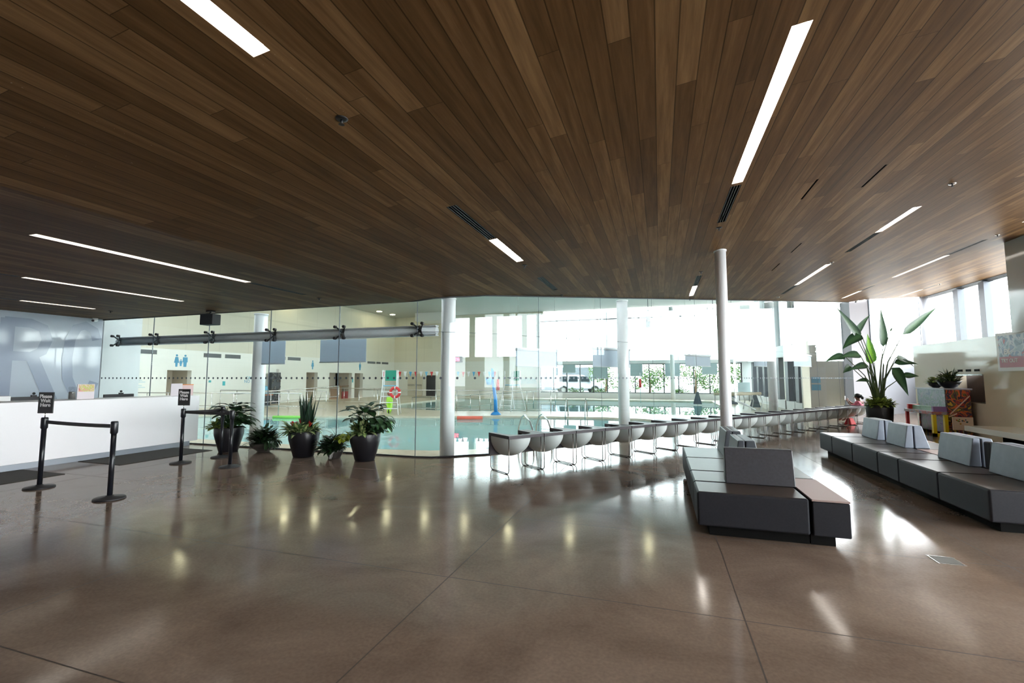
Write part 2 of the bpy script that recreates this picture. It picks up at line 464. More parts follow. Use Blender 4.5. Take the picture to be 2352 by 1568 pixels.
def single(name, mb, m, label, cat, loc=None, group=None, bev=None, kind=None):
    """a thing that is one mesh, builder coordinates in the world"""
    if loc is None: loc = (0, 0, 0)
    o = bpy.data.objects.new(name, mb.mesh(name, loc)); COL.objects.link(o)
    o.location = loc; o.data.materials.append(m)
    if bev: bevel(o, bev)
    return tag(o, label, cat, group, kind)

def struct(name, mb, m, label=None, bev=None, parent=None):
    o = bpy.data.objects.new(name, mb.mesh(name)); COL.objects.link(o)
    o.data.materials.append(m)
    if parent is not None: o.parent = parent
    else:
        o['kind'] = 'structure'
        if label: o['label'] = label
    if bev: bevel(o, bev)
    return o

def dup(root, loc=None, rz=None, label=None, scale=None):
    r = root.copy(); COL.objects.link(r)
    if loc is not None: r.location = loc
    if rz is not None: r.rotation_euler = (0, 0, rz)
    if label: r['label'] = label
    if scale: r.scale = (scale,) * 3
    for ch in list(root.children):
        c = ch.copy(); COL.objects.link(c); c.parent = r
        for g in list(ch.children):
            d = g.copy(); COL.objects.link(d); d.parent = c
    return r

def text_mesh(name, body, size, m, parent, loc, rot, align='CENTER', extrude=0.002, offset=0.0, sx=1.0, spacing=1.0, label=None, line=1.0):
    cu = bpy.data.curves.new(name, 'FONT'); cu.body = body; cu.size = size; cu.align_x = align; cu.align_y = 'CENTER'
    cu.extrude = extrude; cu.offset = offset; cu.space_character = spacing; cu.space_line = line
    t = bpy.data.objects.new(name, cu); COL.objects.link(t)
    bpy.context.view_layer.update()
    dg = bpy.context.evaluated_depsgraph_get()
    me = bpy.data.meshes.new_from_object(t.evaluated_get(dg))
    bpy.data.objects.remove(t); 
    me.materials.clear(); me.materials.append(m)
    o = bpy.data.objects.new(name, me); COL.objects.link(o)
    o.parent = parent; o.location = loc; o.rotation_euler = rot; o.scale = (sx, 1, 1)
    if label: o['label'] = label
    return o

# ================================================================== SETTING
A_ = Vector((-3.52, 8.99, 0)); U_ = Vector((0.6199, 0.7847, 0)).normalized(); V_ = Vector((-U_.y, U_.x, 0))   # long glass wall
ANG = math.atan2(U_.y, U_.x)
def gp(s, off=0.0, z=0.0):
    p = A_ + U_ * s + V_ * off; p.z = z; return p
GX = -4.95      # the crease where the flat ceiling turns up
def zc(x, y): return 3.105 + 0.01 * y + (0.125 * (x - GX) if x > GX else 0.0)
GPATH = [(-14.4, 8.31), (-4.75, 8.31), (-4.42, 8.37), (-4.12, 8.53), (-3.86, 8.76), (-3.52, 8.99), (8.10, 23.70)]
def ymax(x):
    if x >= 8.8: return 23.75 + (x - 8.8) * 0.92 if x < 12.4 else 27.1
    if x >= 8.1: return 23.72
    for (x0, y0), (x1, y1) in zip(GPATH, GPATH[1:]):
        if x0 <= x <= x1: return y0 + (y1 - y0) * (x - x0) / (x1 - x0)
    return 8.31

# floor of the lobby
YS = -5.0
f = MB()
poly = [(-14.4, YS), (12.6, YS), (12.6, 27.4), (8.9, 23.9), (8.1, 23.74)] + [(p[0], p[1]) for p in reversed(GPATH[:-1])]
f.prism(poly, -0.3, 0.0)
struct('floor', f, M_floor, 'polished brown concrete floor with saw-cut joints')

# ceiling: plank sheet on a grid, with openings left for the lights and slot vents
lights = [  # x0, x1, y0, y1, label
    (-2.21, -2.09, -0.3, 1.93, 'linear ceiling light at the top left edge, nearest the camera'),
    (0.87, 0.99, 3.19, 5.78, 'longest bright linear ceiling light, above the seating on the right'),
    (-6.43, -6.30, 2.96, 5.66, 'linear ceiling light over the queue posts, nearest of the three on the left'),
    (-9.36, -9.24, 4.26, 6.73, 'middle one of the three linear ceiling lights on the left'),
    (-12.30, -12.18, 5.60, 6.86, 'short linear ceiling light nearest the graphic wall, farthest left'),
    (-2.21, -2.09, 5.79, 7.09, 'short linear ceiling light past the double slot vent, above the curved glass corner'),
    (0.87, 0.99, 12.48, 14.05, 'smallest distant ceiling light left of the free white column'),
    (3.90, 4.02, 8.66, 10.02, 'linear ceiling light right of the free column, nearer of the pair in its row'),
    (3.90, 4.02, 12.66, 15.4, 'linear ceiling light right of the free column, farther of the pair in its row'),
    (7.10, 7.22, 14.46, 17.3, 'linear ceiling light above the piano, in front of the clerestory'),
    (7.10, 7.22, 19.84, 21.52, 'small far ceiling light above the bird of paradise plant'),
    (10.40, 10.52, 23.02, 24.9, 'farthest ceiling light, beside the clerestory windows'),
    (7.0, 7.12, 9.5, 11.64, 'linear ceiling light cut by the right edge above the pier'),
]
vents = [
    (0.87, 0.99, 5.86, 7.25, 'black slot vent at the far end of the longest ceiling light'),
    (-6.43, -6.30, 5.72, 6.9, 'black slot vent at the end of the light over the queue posts'),
    (-9.36, -9.24, 1.9, 4.2, 'black slot vent at the near end of the middle left light'),
    (-12.30, -12.18, 3.2, 5.55, 'thin black slot vent at the near end of the farthest left light'),
    (-2.21, -2.09, 4.46, 5.74, 'ribbed black slot vent before the light above the curved glass corner'),
    (-2.21, -2.09, 8.40, 9.81, 'ribbed black slot vent right above the curved glass corner'),
    (0.87, 0.99, 11.16, 12.45, 'small slot vent before the smallest distant light'),
    (3.90, 4.02, 10.06, 11.5, 'black slot vent between the two lights right of the free column'),
    (3.90, 4.02, 15.45, 17.05, 'small slot vent beyond the farther light right of the free column'),
    (7.10, 7.22, 13.0, 14.4, 'black slot vent at the near end of the light above the piano'),
    (7.10, 7.22, 18.75, 19.8, 'thin slot vent at the near end of the small light above the tall plant'),
    (10.40, 10.52, 21.98, 22.97, 'thin slot vent at the near end of the farthest ceiling light'),
]
slits = [(1.89, 1.915, 6.28, 6.96), (2.60, 2.625, 6.30, 6.99), (2.61, 2.635, 9.73, 10.44), (2.62, 2.645, 11.43, 12.19)]
holes = [h[:4] for h in lights + vents] + slits
XB = {-14.4, GX, -4.75, -4.42, -4.12, -3.86, -3.52, 8.1, 8.8, 12.4}
YB = {YS}
for h in holes: XB |= {h[0], h[1]}; YB |= {h[2], h[3]}
for k in range(0, 28, 3): YB.add(float(k))
XB = sorted(XB); YB = sorted(YB) + [27.2]
c = MB()
for x0, x1 in zip(XB, XB[1:]):
    for y0, y1 in zip(YB, YB[1:]):
        cx, cy = (x0 + x1) / 2, (y0 + y1) / 2
        if any(h[0] < cx < h[1] and h[2] < cy < h[3] for h in holes): continue
        ya, yb = ymax(x0 + 1e-6), ymax(x1 - 1e-6)
        if y0 >= max(ya, yb): continue
        a1, b1 = min(y1, ya), min(y1, yb)
        pts = []
        if a1 > y0: pts += [(x0, y0), (x1, y0)] if b1 > y0 else [(x0, y0)]
        elif b1 > y0: pts += [(x1, y0)]
        if not (a1 > y0 and b1 > y0):   # boundary crosses y0 inside the cell
            t = (y0 - ya) / (yb - ya); xm = x0 + (x1 - x0) * t
            if a1 > y0: pts = [(x0, y0), (xm, y0)]
            else: pts = [(xm, y0), (x1, y0)]
        if b1 > y0:
            pts.append((x1, b1))
        if (ya < y1) != (yb < y1):
            t = (y1 - ya) / (yb - ya); pts.append((x0 + (x1 - x0) * t, y1))
        if a1 > y0: pts.append((x0, a1))
        if len(pts) < 3: continue
        q = [(p[0], p[1], zc(min(max(p[0], x0 + 1e-5), x1), p[1]) if x0 >= GX - 1e-6 else 3.105 + 0.01 * p[1]) for p in pts]
        c.add(q, [tuple(reversed(range(len(q))))])
        if y1 - y0 > 0: pass
struct('ceiling', c, M_planks, 'dark stained wood plank ceiling rising to the right')

def housing(x0, x1, y0, y1, h):
    z = [zc(x0, y0), zc(x1, y0), zc(x1, y1), zc(x0, y1)]
    P = [(x0, y0), (x1, y0), (x1, y1), (x0, y1)]
    b = MB()
    lo = [(p[0], p[1], q) for p, q in zip(P, z)]; hi = [(p[0], p[1], q + h) for p, q in zip(P, z)]
    b.add(lo + hi, [(0, 1, 5, 4), (1, 2, 6, 5), (2, 3, 7, 6), (3, 0, 4, 7), (4, 5, 6, 7)])
    return b
for x0, x1, y0, y1, lab in lights:
    t = thing('ceiling_light', lab, 'ceiling light', (0, 0, 0), group='linear lights set into the plank ceiling')
    cxm, cym = (x0 + x1) / 2, (y0 + y1) / 2; zz = zc(cxm, cym)
    t.location = (cxm, cym, zz)
    off = Matrix.Translation((-cxm, -cym, -zz))
    hb = housing(x0, x1, y0, y1, 0.06); hb.v = [off @ p for p in hb.v]
    part('housing', hb, M_hous, t)
    d = MB(); e = 0.004
    d.hexa([(x0 + e, y0 + e, zc(x0, y0) + .045), (x1 - e, y0 + e, zc(x1, y0) + .045), (x1 - e, y1 - e, zc(x1, y1) + .045), (x0 + e, y1 - e, zc(x0, y1) + .045),
            (x0 + e, y0 + e, zc(x0, y0) + .050), (x1 - e, y0 + e, zc(x1, y0) + .050), (x1 - e, y1 - e, zc(x1, y1) + .050), (x0 + e, y1 - e, zc(x0, y1) + .050)], mtx=off)
    part('diffuser', d, M_lamp, t)
for x0, x1, y0, y1, lab in vents:
    t = thing('slot_vent', lab, 'vent', group='slot vents in the plank ceiling')
    cxm, cym = (x0 + x1) / 2, (y0 + y1) / 2; zz = zc(cxm, cym)
    t.location = (cxm, cym, zz)
    off = Matrix.Translation((-cxm, -cym, -zz))
    hb = housing(x0, x1, y0, y1, 0.09); hb.v = [off @ p for p in hb.v]
    part('duct', hb, M_dark, t)
    b = MB()
    for k in range(4):
        xx = x0 + 0.012 + (x1 - x0 - 0.024) * k / 3
        b.hexa([(xx - .004, y0, zc(xx, y0)), (xx + .004, y0, zc(xx, y0)), (xx + .004, y1, zc(xx, y1)), (xx - .004, y1, zc(xx, y1)),
                (xx - .004, y0, zc(xx, y0) + .03), (xx + .004, y0, zc(xx, y0) + .03), (xx + .004, y1, zc(xx, y1) + .03), (xx - .004, y1, zc(xx, y1) + .03)], mtx=off)
    part('blades', b, M_slot, t)
for k, (x0, x1, y0, y1) in enumerate(slits):
    hb = housing(x0, x1, y0, y1, 0.03)
    struct('trim_%d' % (20 + k), hb, M_dark, 'thin dark slit in the ceiling planks')

# sprinklers
sp = [(-2.15, 2.63, 'black round sprinkler, nearest one, on the dark planks at upper left'),
      (-2.15, 7.35, 'sprinkler just past the light above the curved glass corner'),
      (0.93, 7.5, 'sprinkler past the slot vent of the longest light'),
      (3.93, 7.7, 'sprinkler high on the right, before the pair of lights'),
      (-2.15, 10.46, 'small white sprinkler next to the glass wall past the last slot vent'),
      (-6.36, 7.29, 'sprinkler by the left glass wall past the queue post light'),
      (-12.25, 7.19, 'sprinkler in the left corner near the graphic wall'),
      (3.96, 12.45, 'sprinkler at the near end of the farther light right of the column'),
      (3.96, 17.6, 'tiny far sprinkler at the long glass wall right of the column'),
      (7.15, 12.6, 'sprinkler near the top of the pier at the right edge'),
      (10.46, 21.75, 'farthest sprinkler, by the clerestory'),
      (0.93, 10.7, 'sprinkler between the free column and the small distant light'),
      (0.93, 14.6, 'sprinkler beyond the smallest distant light')]
for x, y, lab in sp:
    t = thing('sprinkler', lab, 'sprinkler', (x, y, zc(x, y)), group='ceiling sprinklers')
    part('escutcheon', MB().lathe([(0.045, -0.004), (0.042, -0.010), (0.02, -0.014)], 16), M_black if x < 1 else M_steel, t)
    part('head', MB().cyl((0, 0, -0.012), (0, 0, -0.045), 0.009, 8).lathe([(0.018, -0.045), (0.022, -0.049)], 12), M_black, t)

# ---- glass walls: pane by pane
def pane(n, p0, p1, z0, z1a, z1b, th=0.014, dots=True, lab=None, mats=M_glass):
    p0 = Vector(p0); p1 = Vector(p1); d = (p1 - p0); L = d.length; d.normalize(); nn = Vector((-d.y, d.x, 0)) * th / 2
    g = 0.006
    a = p0 + d * g; b = p1 - d * g
    m = MB().hexa([a - nn + Vector((0, 0, z0)), b - nn + Vector((0, 0, z0)), b + nn + Vector((0, 0, z0)), a + nn + Vector((0, 0, z0)),
                   a - nn + Vector((0, 0, z1a)), b - nn + Vector((0, 0, z1b)), b + nn + Vector((0, 0, z1b)), a + nn + Vector((0, 0, z1a))])
    o = struct('window_%d' % n, m, mats, lab or 'clear glass pane between lobby and pool')
    if dots:
        k = max(1, int(round(L / 0.146))); s = MB()
        for i in range(k):
            c_ = p0 + d * (L * (i + .5) / k) - nn * 1.2; c_.z = 1.6
            s.disc(c_, 0.026, nn, 12, 0.002)
        struct('dot_row', s, M_fin, parent=o)
    return o
wn_i = 1
XL = [-14.38, -12.45, -10.52, -8.60, -6.68, -4.75]
def G3(x, y): return Vector((x, y, 0))
for x0, x1 in zip(XL, XL[1:]):
    pane(wn_i, G3(x0, 8.31), G3(x1, 8.31), 0.03, 3.18, 3.18); wn_i += 1
CUR = GPATH[1:6]
# curved corner pane
cv = MB(); th = 0.007; nseg = len(CUR)
ins = []; outs = []
for i, (x, y) in enumerate(CUR):
    t = (Vector(CUR[min(i + 1, nseg - 1)]) - Vector(CUR[max(i - 1, 0)])).normalized(); nn = Vector((-t.y, t.x))
    ins.append((x - nn.x * th, y - nn.y * th)); outs.append((x + nn.x * th, y + nn.y * th))
ring = ins + outs[::-1]; n_ = len(ring)
vs = [(p[0], p[1], 0.03) for p in ring] + [(p[0], p[1], zc(p[0], p[1]) - 0.005) for p in ring]
fs = []
for i in range(nseg - 1):
    a, b, c2, d2 = i, i + 1, n_ - 2 - i, n_ - 1 - i
    fs += [(a, b, b + n_, a + n_), (c2, d2, d2 + n_, c2 + n_), (a, d2, c2, b), (a + n_, b + n_, c2 + n_, d2 + n_)]
cv.add(vs, fs, smooth=False)
co = struct('window_%d' % wn_i, cv, M_glass, 'curved glass pane at the white column'); wn_i += 1
s = MB()
for i in range(nseg - 1):
    p = Vector(CUR[i]); q = Vector(CUR[i + 1]); t = (q - p).normalized(); nn = Vector((-t.y, t.x, 0))
    for k in range(max(1, int((q - p).length / .17))):
        cc = p.lerp(q, 0.5) - nn.xy * 0.010
        s.disc((cc.x, cc.y, 1.6), 0.026, nn, 12, 0.002)
struct('dot_row', s, M_fin, parent=co)
SL = [0.0, 1.43] + [1.43 + 1.985 * k for k in range(1, 9)] + [18.745]
for s0, s1 in zip(SL, SL[1:]):
    p0 = gp(s0); p1 = gp(s1)
    pane(wn_i, p0, p1, 0.03, zc(p0.x, p0.y) - 0.01, zc(p1.x, p1.y) - 0.01); wn_i += 1
# horizontal silicone joint, head channel, floor channel
tr = MB()
for (x0, y0), (x1, y1) in zip(GPATH, GPATH[1:]):
    tr.cyl((x0, y0 - 0.006, 0.015), (x1, y1 - 0.006, 0.015), 0.016, 6, smooth=False)
struct('trim_1', tr, M_frame, 'dark floor channel under the glass walls')
tr = MB()
for (x0, y0), (x1, y1) in zip(GPATH, GPATH[1:]):
    tr.cyl((x0, y0 - 0.01, zc(x0, y0) - 0.012), (x1, y1 - 0.01, zc(x1, y1) - 0.012), 0.018, 6, smooth=False)
struct('trim_2', tr, M_frame, 'dark head channel above the glass walls')
tr = MB().tube([(x, y - .009, 2.55) for x, y in GPATH[1:]], 0.004, 6)
struct('trim_3', tr, M_fin, 'thin horizontal glass joint')
tr = MB()
for x in XL[1:]: tr.box(x - .004, x + .004, 8.300, 8.320, 0.03, 3.18)
for s0 in SL[1:-1]:
    p = gp(s0, -.009); tr.cyl((p.x, p.y, .03), (p.x, p.y, zc(p.x, p.y) - .02), 0.0045, 6)
struct('trim_4', tr, M_fin, 'vertical silicone joints between the panes')

# left wall with the letters
struct('wall_left', MB().box(-14.7, -14.4, YS, 8.30, 0, 3.4), M_wallw, 'glossy pale blue wall behind the reception')
struct('wall_left_pool', MB().box(-14.62, -14.42, 8.34, 9.3, 0, 7.2), M_white, 'white return wall on the pool side')
gl = thing('wall_graphic', 'giant pale grey-blue letters on the glossy wall behind reception', 'sign', (-14.4, 7.0, 0))
STROKE = [.002]
def stroke(pts, w):
    """flat band lying on the wall; pts are (y, z) relative to the thing"""
    m = MB(); P = [Vector((0, p[0], p[1])) for p in pts]; L = []; Rr = []
    for i, p in enumerate(P):
        t = (P[min(i + 1, len(P) - 1)] - P[max(i - 1, 0)]).normalized(); n2 = Vector((0, -t.z, t.y))
        L.append(p + n2 * w / 2); Rr.append(p - n2 * w / 2)
    n3 = len(P)
    STROKE[0] += .0015
    v = [Vector((STROKE[0], q.y, q.z)) for q in L + Rr]
    f_ = [(i, n3 + i, n3 + i + 1, i + 1) for i in range(n3 - 1)]
    m.add(v, f_); return m
r_ = stroke([(-0.60, 1.0), (-0.60, 3.0)], 0.26)
b_ = stroke([(-0.66, 2.92), (-0.2, 2.92), (0.05, 2.82), (0.14, 2.55), (0.05, 2.25), (-0.15, 2.12), (-0.6, 2.12)], 0.22)
l_ = stroke([(-0.12, 2.10), (0.32, 1.0)], 0.25)
r_.v += []; 
for q in (b_, l_): r_.add(q.v, q.f)
part('letter_r', r_, M_graphic, gl)
part('letter_c', stroke([(1.18, 2.62), (1.10, 2.86), (0.9, 2.98), (0.72, 2.90), (0.60, 2.6), (0.56, 2.1), (0.60, 1.6), (0.72, 1.28), (0.92, 1.15), (1.10, 1.28), (1.18, 1.5)], 0.22), M_graphic, gl)

# south wall and east glazing of the lobby
struct('wall_south', MB().box(-14.7, 12.6, YS - .3, YS, 0, 5.6), mat('south_wall_paint', (0.72, 0.70, 0.69), 0.7), 'wall behind the camera')
NE = 24
for k in range(14):
    y0 = -5 + k * 2.26; y1 = y0 + 2.26
    m = MB().hexa([(12.42, y0 + .03, 0.05), (12.44, y0 + .03, .05), (12.44, y1 - .03, .05), (12.42, y1 - .03, .05),
                   (12.42, y0 + .03, zc(12.4, y0) - .05), (12.44, y0 + .03, zc(12.4, y0) - .05), (12.44, y1 - .03, zc(12.4, y1) - .05), (12.42, y1 - .03, zc(12.4, y1) - .05)])
    if y1 < 22: struct('window_%d' % (30 + k), m, M_glass, 'tall east window pane')
fins = [21.3, 22.69, 24.35, 26.45]
for k, (y0, y1) in enumerate(zip([20.02, 21.3, 22.69, 24.35], [21.3, 22.69, 24.35, 26.45])):
    m = MB().box(12.42, 12.435, y0 + .02, y1 - .02, 2.5, zc(12.4, y0) - .04)
    struct('window_%d' % (50 + k), m, M_glass, 'clerestory pane above the partition')
for k, y in enumerate([22.69, 24.35]):
    struct('trim_%d' % (5 + k), MB().box(12.22, 12.55, y - .17, y + .17, 2.5, 5.4), M_fin, 'grey clerestory fin')
tr = MB()
for k in range(12): tr.box(12.36, 12.46, -5 + k * 2.26 - .04, -5 + k * 2.26 + .04, 0, zc(12.4, -5 + k * 2.26))
struct('trim_7', tr, M_fin, 'grey mullions of the east windows')
struct('trim_8', MB().box(12.34, 12.5, -5, 27, 5.46 - .5, 5.40 - .3), M_frame, 'transom') if False else None
tr = MB().cyl((12.38, -5, zc(12.4, -5) - .03), (12.38, 27, zc(12.4, 27) - .03), 0.11, 4, smooth=False)
struct('trim_9', tr, M_frame, 'dark window head')
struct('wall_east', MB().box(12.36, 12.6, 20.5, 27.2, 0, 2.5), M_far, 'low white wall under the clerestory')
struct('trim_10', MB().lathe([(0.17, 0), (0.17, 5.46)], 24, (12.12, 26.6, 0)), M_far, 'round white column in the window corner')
# north-east return with high window
NA = Vector((8.85, 23.78, 0)); NB = Vector((12.4, 27.05, 0)); nd = (NB - NA).normalized(); nq = Vector((-nd.y, nd.x, 0))
def nwall(s0, s1, z0, z1, t=0.2, o=0.0):
    a = NA + nd * s0 + nq * o; b = NA + nd * s1 + nq * o
    return MB().prism([(a.x, a.y), (b.x, b.y), (b.x + nq.x * t, b.y + nq.y * t), (a.x + nq.x * t, a.y + nq.y * t)], z0, z1)
LN = (NB - NA).length
def _fr():
    a = nwall(0, .08, 2.55, 5.3, .12, -.02); b = nwall(LN - .45, LN - .37, 2.55, 5.5, .12, -.02); c_ = MB()
    c_.add(a.v, a.f); c_.add(b.v, b.f)
    return c_.v, c_.f
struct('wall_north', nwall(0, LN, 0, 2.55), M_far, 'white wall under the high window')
struct('trim_11', nwall(0, LN, 3.08, 3.15, 0.12, -.02).add(*_fr()), M_fin, 'sill bar of the high window')
struct('window_60', nwall(0, LN, 3.14, 5.0, 0.012, .05), M_glass, 'high window beside the tall plant')
struct('window_61', nwall(0, LN, 2.55, 3.10, 0.012, .05), M_glass, 'lower light of the high window')
# white pier at the end of the long glass wall
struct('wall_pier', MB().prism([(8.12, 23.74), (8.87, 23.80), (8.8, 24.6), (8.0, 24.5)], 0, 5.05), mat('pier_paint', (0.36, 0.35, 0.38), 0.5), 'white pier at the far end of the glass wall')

# glossy beige partition on the right with recess, pier behind it
pt = MB()
pt.box(8.1, 8.3, 11.0, 15.22, 0, 2.66).box(8.1, 8.3, 16.32, 18.62, 0, 2.66).box(8.1, 8.3, 15.22, 16.32, 0, 0.93).box(8.1, 8.3, 15.22, 16.32, 1.68, 2.66)
struct('wall_right', pt, M_beige, 'glossy beige partition wall')
struct('wall_recess', MB().box(8.75, 8.8, 15.1, 16.5, 0.9, 1.75).box(8.3, 8.75, 15.12, 15.22, .9, 1.75).box(8.3, 8.75, 16.32, 16.42, .9, 1.75).box(8.3, 8.75, 15.1, 16.5, .88, .93), mat('recess_paint', (0.06, 0.045, 0.04), 0.3), 'dark service recess in the partition')
struct('trim_12', MB().box(8.07, 8.1, 15.2, 16.34, 1.67, 1.70), M_steel, 'steel head of the recess')
tr = MB()
for k in range(3): tr.box(8.085, 8.1, 15.35 + k * .36, 15.35 + k * .36 + .2, 1.78, 1.84)
struct('trim_13', tr, M_dark, 'three dark slots above the recess')
struct('wall_pier_right', MB().box(8.32, 8.9, 13.0, 13.94, 0, 5.0).box(8.02, 8.31, 13.0, 13.94, 2.67, 4.95), mat('pier_gloss', (0.55, 0.53, 0.52), 0.12), 'tall white pier behind the partition')
struct('trim_14', MB().box(8.9, 9.4, 13.2, 14.3, 2.6, 5.0), M_white, 'white bulkhead')

# ================================================================== POOL HALL
deck = MB()
deck.prism([(-23.5, 8.34), (-14.4, 8.34), (-4.75, 8.34), (-4.43, 8.40), (-4.14, 8.555), (-3.88, 8.785), (-3.54, 9.01)] + [tuple(gp(18.7, .03)[:2]), (8.1, 37), (-23.5, 37)], -1.4, 0.0)
dk = struct('floor_pool_deck', deck, M_deck, 'beige tiled pool deck')
near_pool = [(-19, 9.2), (-8.8, 8.98), (-6.0, 9.03), (-4.9, 9.18), (-4.0, 9.65), (-3.2, 10.5), (-1.6, 12.6), (-0.2, 14.6), (0.6, 16.2), (0.4, 17.8), (-0.6, 18.8), (-2.2, 19.1), (-4.6, 18.8), (-6.8, 18.4), (-9, 17.3), (-11.5, 16.6), (-13.6, 16.1), (-19, 15.0)]
far_pool = [(-15.5, 23.5), (-13.7, 21.7), (-11.4, 20.8), (-9.6, 20.5), (-6, 21.4), (-2.4, 22.2), (-0.4, 21.4), (1.6, 21.3), (2.9, 23.0), (3.3, 27), (3.4, 34.4), (-15.9, 34.4)]
cut = MB().prism(near_pool, -1.2, 0.5).prism(far_pool, -1.2, 0.5)
co_ = bpy.data.objects.new('basin_cutter', cut.mesh('basin_cutter')); COL.objects.link(co_)
md = dk.modifiers.new('basins', 'BOOLEAN'); md.operation = 'DIFFERENCE'; md.object = co_; md.solver = 'EXACT'
bpy.context.view_layer.update()
dg = bpy.context.evaluated_depsgraph_get()
me = bpy.data.meshes.new_from_object(dk.evaluated_get(dg))
dk.modifiers.clear(); dk.data = me
bpy.data.objects.remove(co_)
if not me.materials: me.materials.append(M_deck)
single('pool_water', MB().prism(near_pool, -1.15, -0.07), M_water, 'still turquoise water of the nearer pool just behind the glass', 'water', (-8, 13, -1.15))
single('pool_water', MB().prism(far_pool, -1.15, -0.07), M_water, 'turquoise water of the farther pool behind the railings', 'water', (-8, 28, -1.15))

# west wall with door recesses
doors = [(16.44, 17.70, 2.0), (25.94, 27.05, 2.0), (28.28, 30.9, 2.0), (31.26, 32.34, 2.0)]
for nm, m, za, zb in (('wall_west_lower', M_tile, 0, 3.06), ('wall_west_upper', M_cream, 3.06, 7.2)):
    w = MB(); y = 8.34
    if nm == 'wall_west_lower':
        for a, b, h in doors:
            w.box(-23.8, -23.5, y, a, 0, 3.06); w.box(-23.8, -23.5, a, b, h, 3.06); y = b
        w.box(-23.8, -23.5, y, 37, 0, 3.06)
    else: w.box(-23.8, -23.5, 8.34, 37, 3.06, 7.2)
    struct(nm, w, m, 'long cream wall of the pool hall')
w = MB()
for a, b, h in doors: w.box(-25.0, -24.9, a - .6, b + .6, 0, 2.4); w.box(-24.9, -23.8, b, b + .1, 0, 2.4); w.box(-24.9, -23.8, a - .1, a, 0, 2.4); w.box(-25, -23.8, a - .1, b + .1, h, h + .1); w.box(-25, -23.8, a - .1, b + .1, -.1, 0.0)
struct('wall_west_recess', w, M_beige_dull, 'beige doorway recesses')
# north wall: solid part, clerestory added in place of window reflections, window wall
struct('wall_north_pool_lower', MB().box(-23.8, -9.65, 37, 37.3, 0, 3.06), M_tile, 'tiled far wall of the pool hall')
w = MB().box(-23.8, -17.6, 37, 37.3, 3.06, 7.2).box(-17.6, -9.65, 37, 37.3, 3.06, 3.45).box(-17.6, -9.2, 37, 37.3, 6.95, 7.2)
for a, b in ((-15.9, -15.35), (-13.75, -13.3), (-11.05, -10.6)): w.box(a, b, 36.9, 37.3, 3.45, 6.95)
struct('wall_north_pool_upper', w, M_cream, 'cream upper wall with added clerestory imitating window reflections')
struct('window_70', MB().box(-17.6, -9.3, 37.1, 37.11, 3.45, 6.95), M_dim_glass, 'added far clerestory glazing imitating window reflections')
struct('wall_sill', MB().box(-9.65, 6.4, 36.7, 37.2, 0, 0.42), M_white, 'low white sill wall under the far windows')
struct('trim_30', MB().box(-9.65, 6.4, 36.8, 37.2, 2.72, 2.98), M_white, 'white band between the far windows')
struct('window_71', MB().box(-9.4, 6.0, 37.0, 37.01, 0.42, 2.72), M_dim_glass, 'lower far window wall')
struct('window_72', MB().box(-9.4, 6.0, 37.0, 37.01, 2.98, 6.95), M_dim_glass, 'upper far window wall')
w = MB()
for x in (-9.44, -8.33, -7.22, -6.14, -5.05, -3.97, -2.88, -1.82, -0.76, 0.32, 1.38, 2.46, 3.56, 4.66, 5.7): w.box(x - .035, x + .035, 36.93, 37.07, .42, 2.72)
w.box(-9.44, 5.9, 36.92, 37.08, .42, .48).box(-9.44, 5.9, 36.92, 37.08, 2.66, 2.72)
struct('trim_31', w, M_frame, 'dark mullions of the far windows')
w = MB()
for x in (-7.22, -6.14, -3.97, -1.82, -0.76, 1.38, 3.56): w.box(x - .02, x + .02, 36.96, 37.04, 2.98, 6.95)
w.box(-9.5, 6, 36.95, 37.05, 6.3, 6.38)
struct('trim_32', w, M_fin, 'thin upper mullions')
struct('trim_33', MB().box(-9.75, -9.45, 36.75, 37.2, 0, 6.95).box(5.75, 6.4, 36.75, 37.3, 0, 6.95), M_white, 'white end jambs of the window wall')
struct('trim_34', MB().lathe([(0.16, 0), (0.16, 7.0)], 20, (0.93, 36.3, 0)), M_col, 'white column before the far windows')
# east wall of the pool hall
struct('wall_east_sill', MB().box(6.2, 6.5, 24.0, 37, 0, 0.45), M_white, 'low white sill wall')
w = MB()
for y in (24.6, 26.4, 28.2, 30.0, 31.8, 33.6, 35.4): w.box(6.15, 6.5, y - .28, y + .28, .45, 2.7)
struct('trim_35', w, mat('dark_pier_panels', (0.07, 0.075, 0.09), 0.4), 'dark panels between the side windows')
struct('trim_36', MB().box(6.1, 6.5, 24.0, 37, 2.7, 3.3), M_white, 'pale band above the side windows')
struct('window_73', MB().box(6.4, 6.41, 24.0, 37, 0.45, 2.7), M_dim_glass, 'side windows of the pool hall')
struct('window_74', MB().box(6.4, 6.41, 24.0, 37, 3.3, 6.95), M_dim_glass, 'upper side windows of the pool hall')
w = MB()
for y in (26.0, 29.0, 32.5): w.box(6.2, 6.5, y - .14, y + .14, 3.3, 7.0)
struct('trim_37', w, M_col, 'posts between the upper side windows')
w = MB().box(6.2, 8.9, 26.9, 27.1, 0, 3.3).box(6.2, 6.5, 23.9, 24.1, 0, 3.3)
struct('wall_vestibule', w, mat_tiles('cream_brick', (0.66, 0.63, 0.52), (0.4, 0.2), 0.9, 0.3), 'cream block wall by the vestibule door')
struct('wall_vestibule_side', MB().box(8.85, 9.0, 23.9, 27, 0, 3.3), M_beige_dull, 'vestibule side wall')
d = struct('door_1', MB().box(7.0, 8.0, 26.82, 26.9, 0, 2.15), mat('pale_door', (0.68, 0.66, 0.58), 0.4), 'pale door at the end of the pool hall')
struct('door_handle', MB().box(7.08, 7.12, 26.74, 26.78, 0.8, 1.4), M_steel, parent=d)
struct('door_sign', MB().box(7.35, 7.75, 26.80, 26.83, 1.35, 1.65).box(7.35, 7.75, 26.80, 26.83, .98, 1.28), M_bluetxt, parent=d)
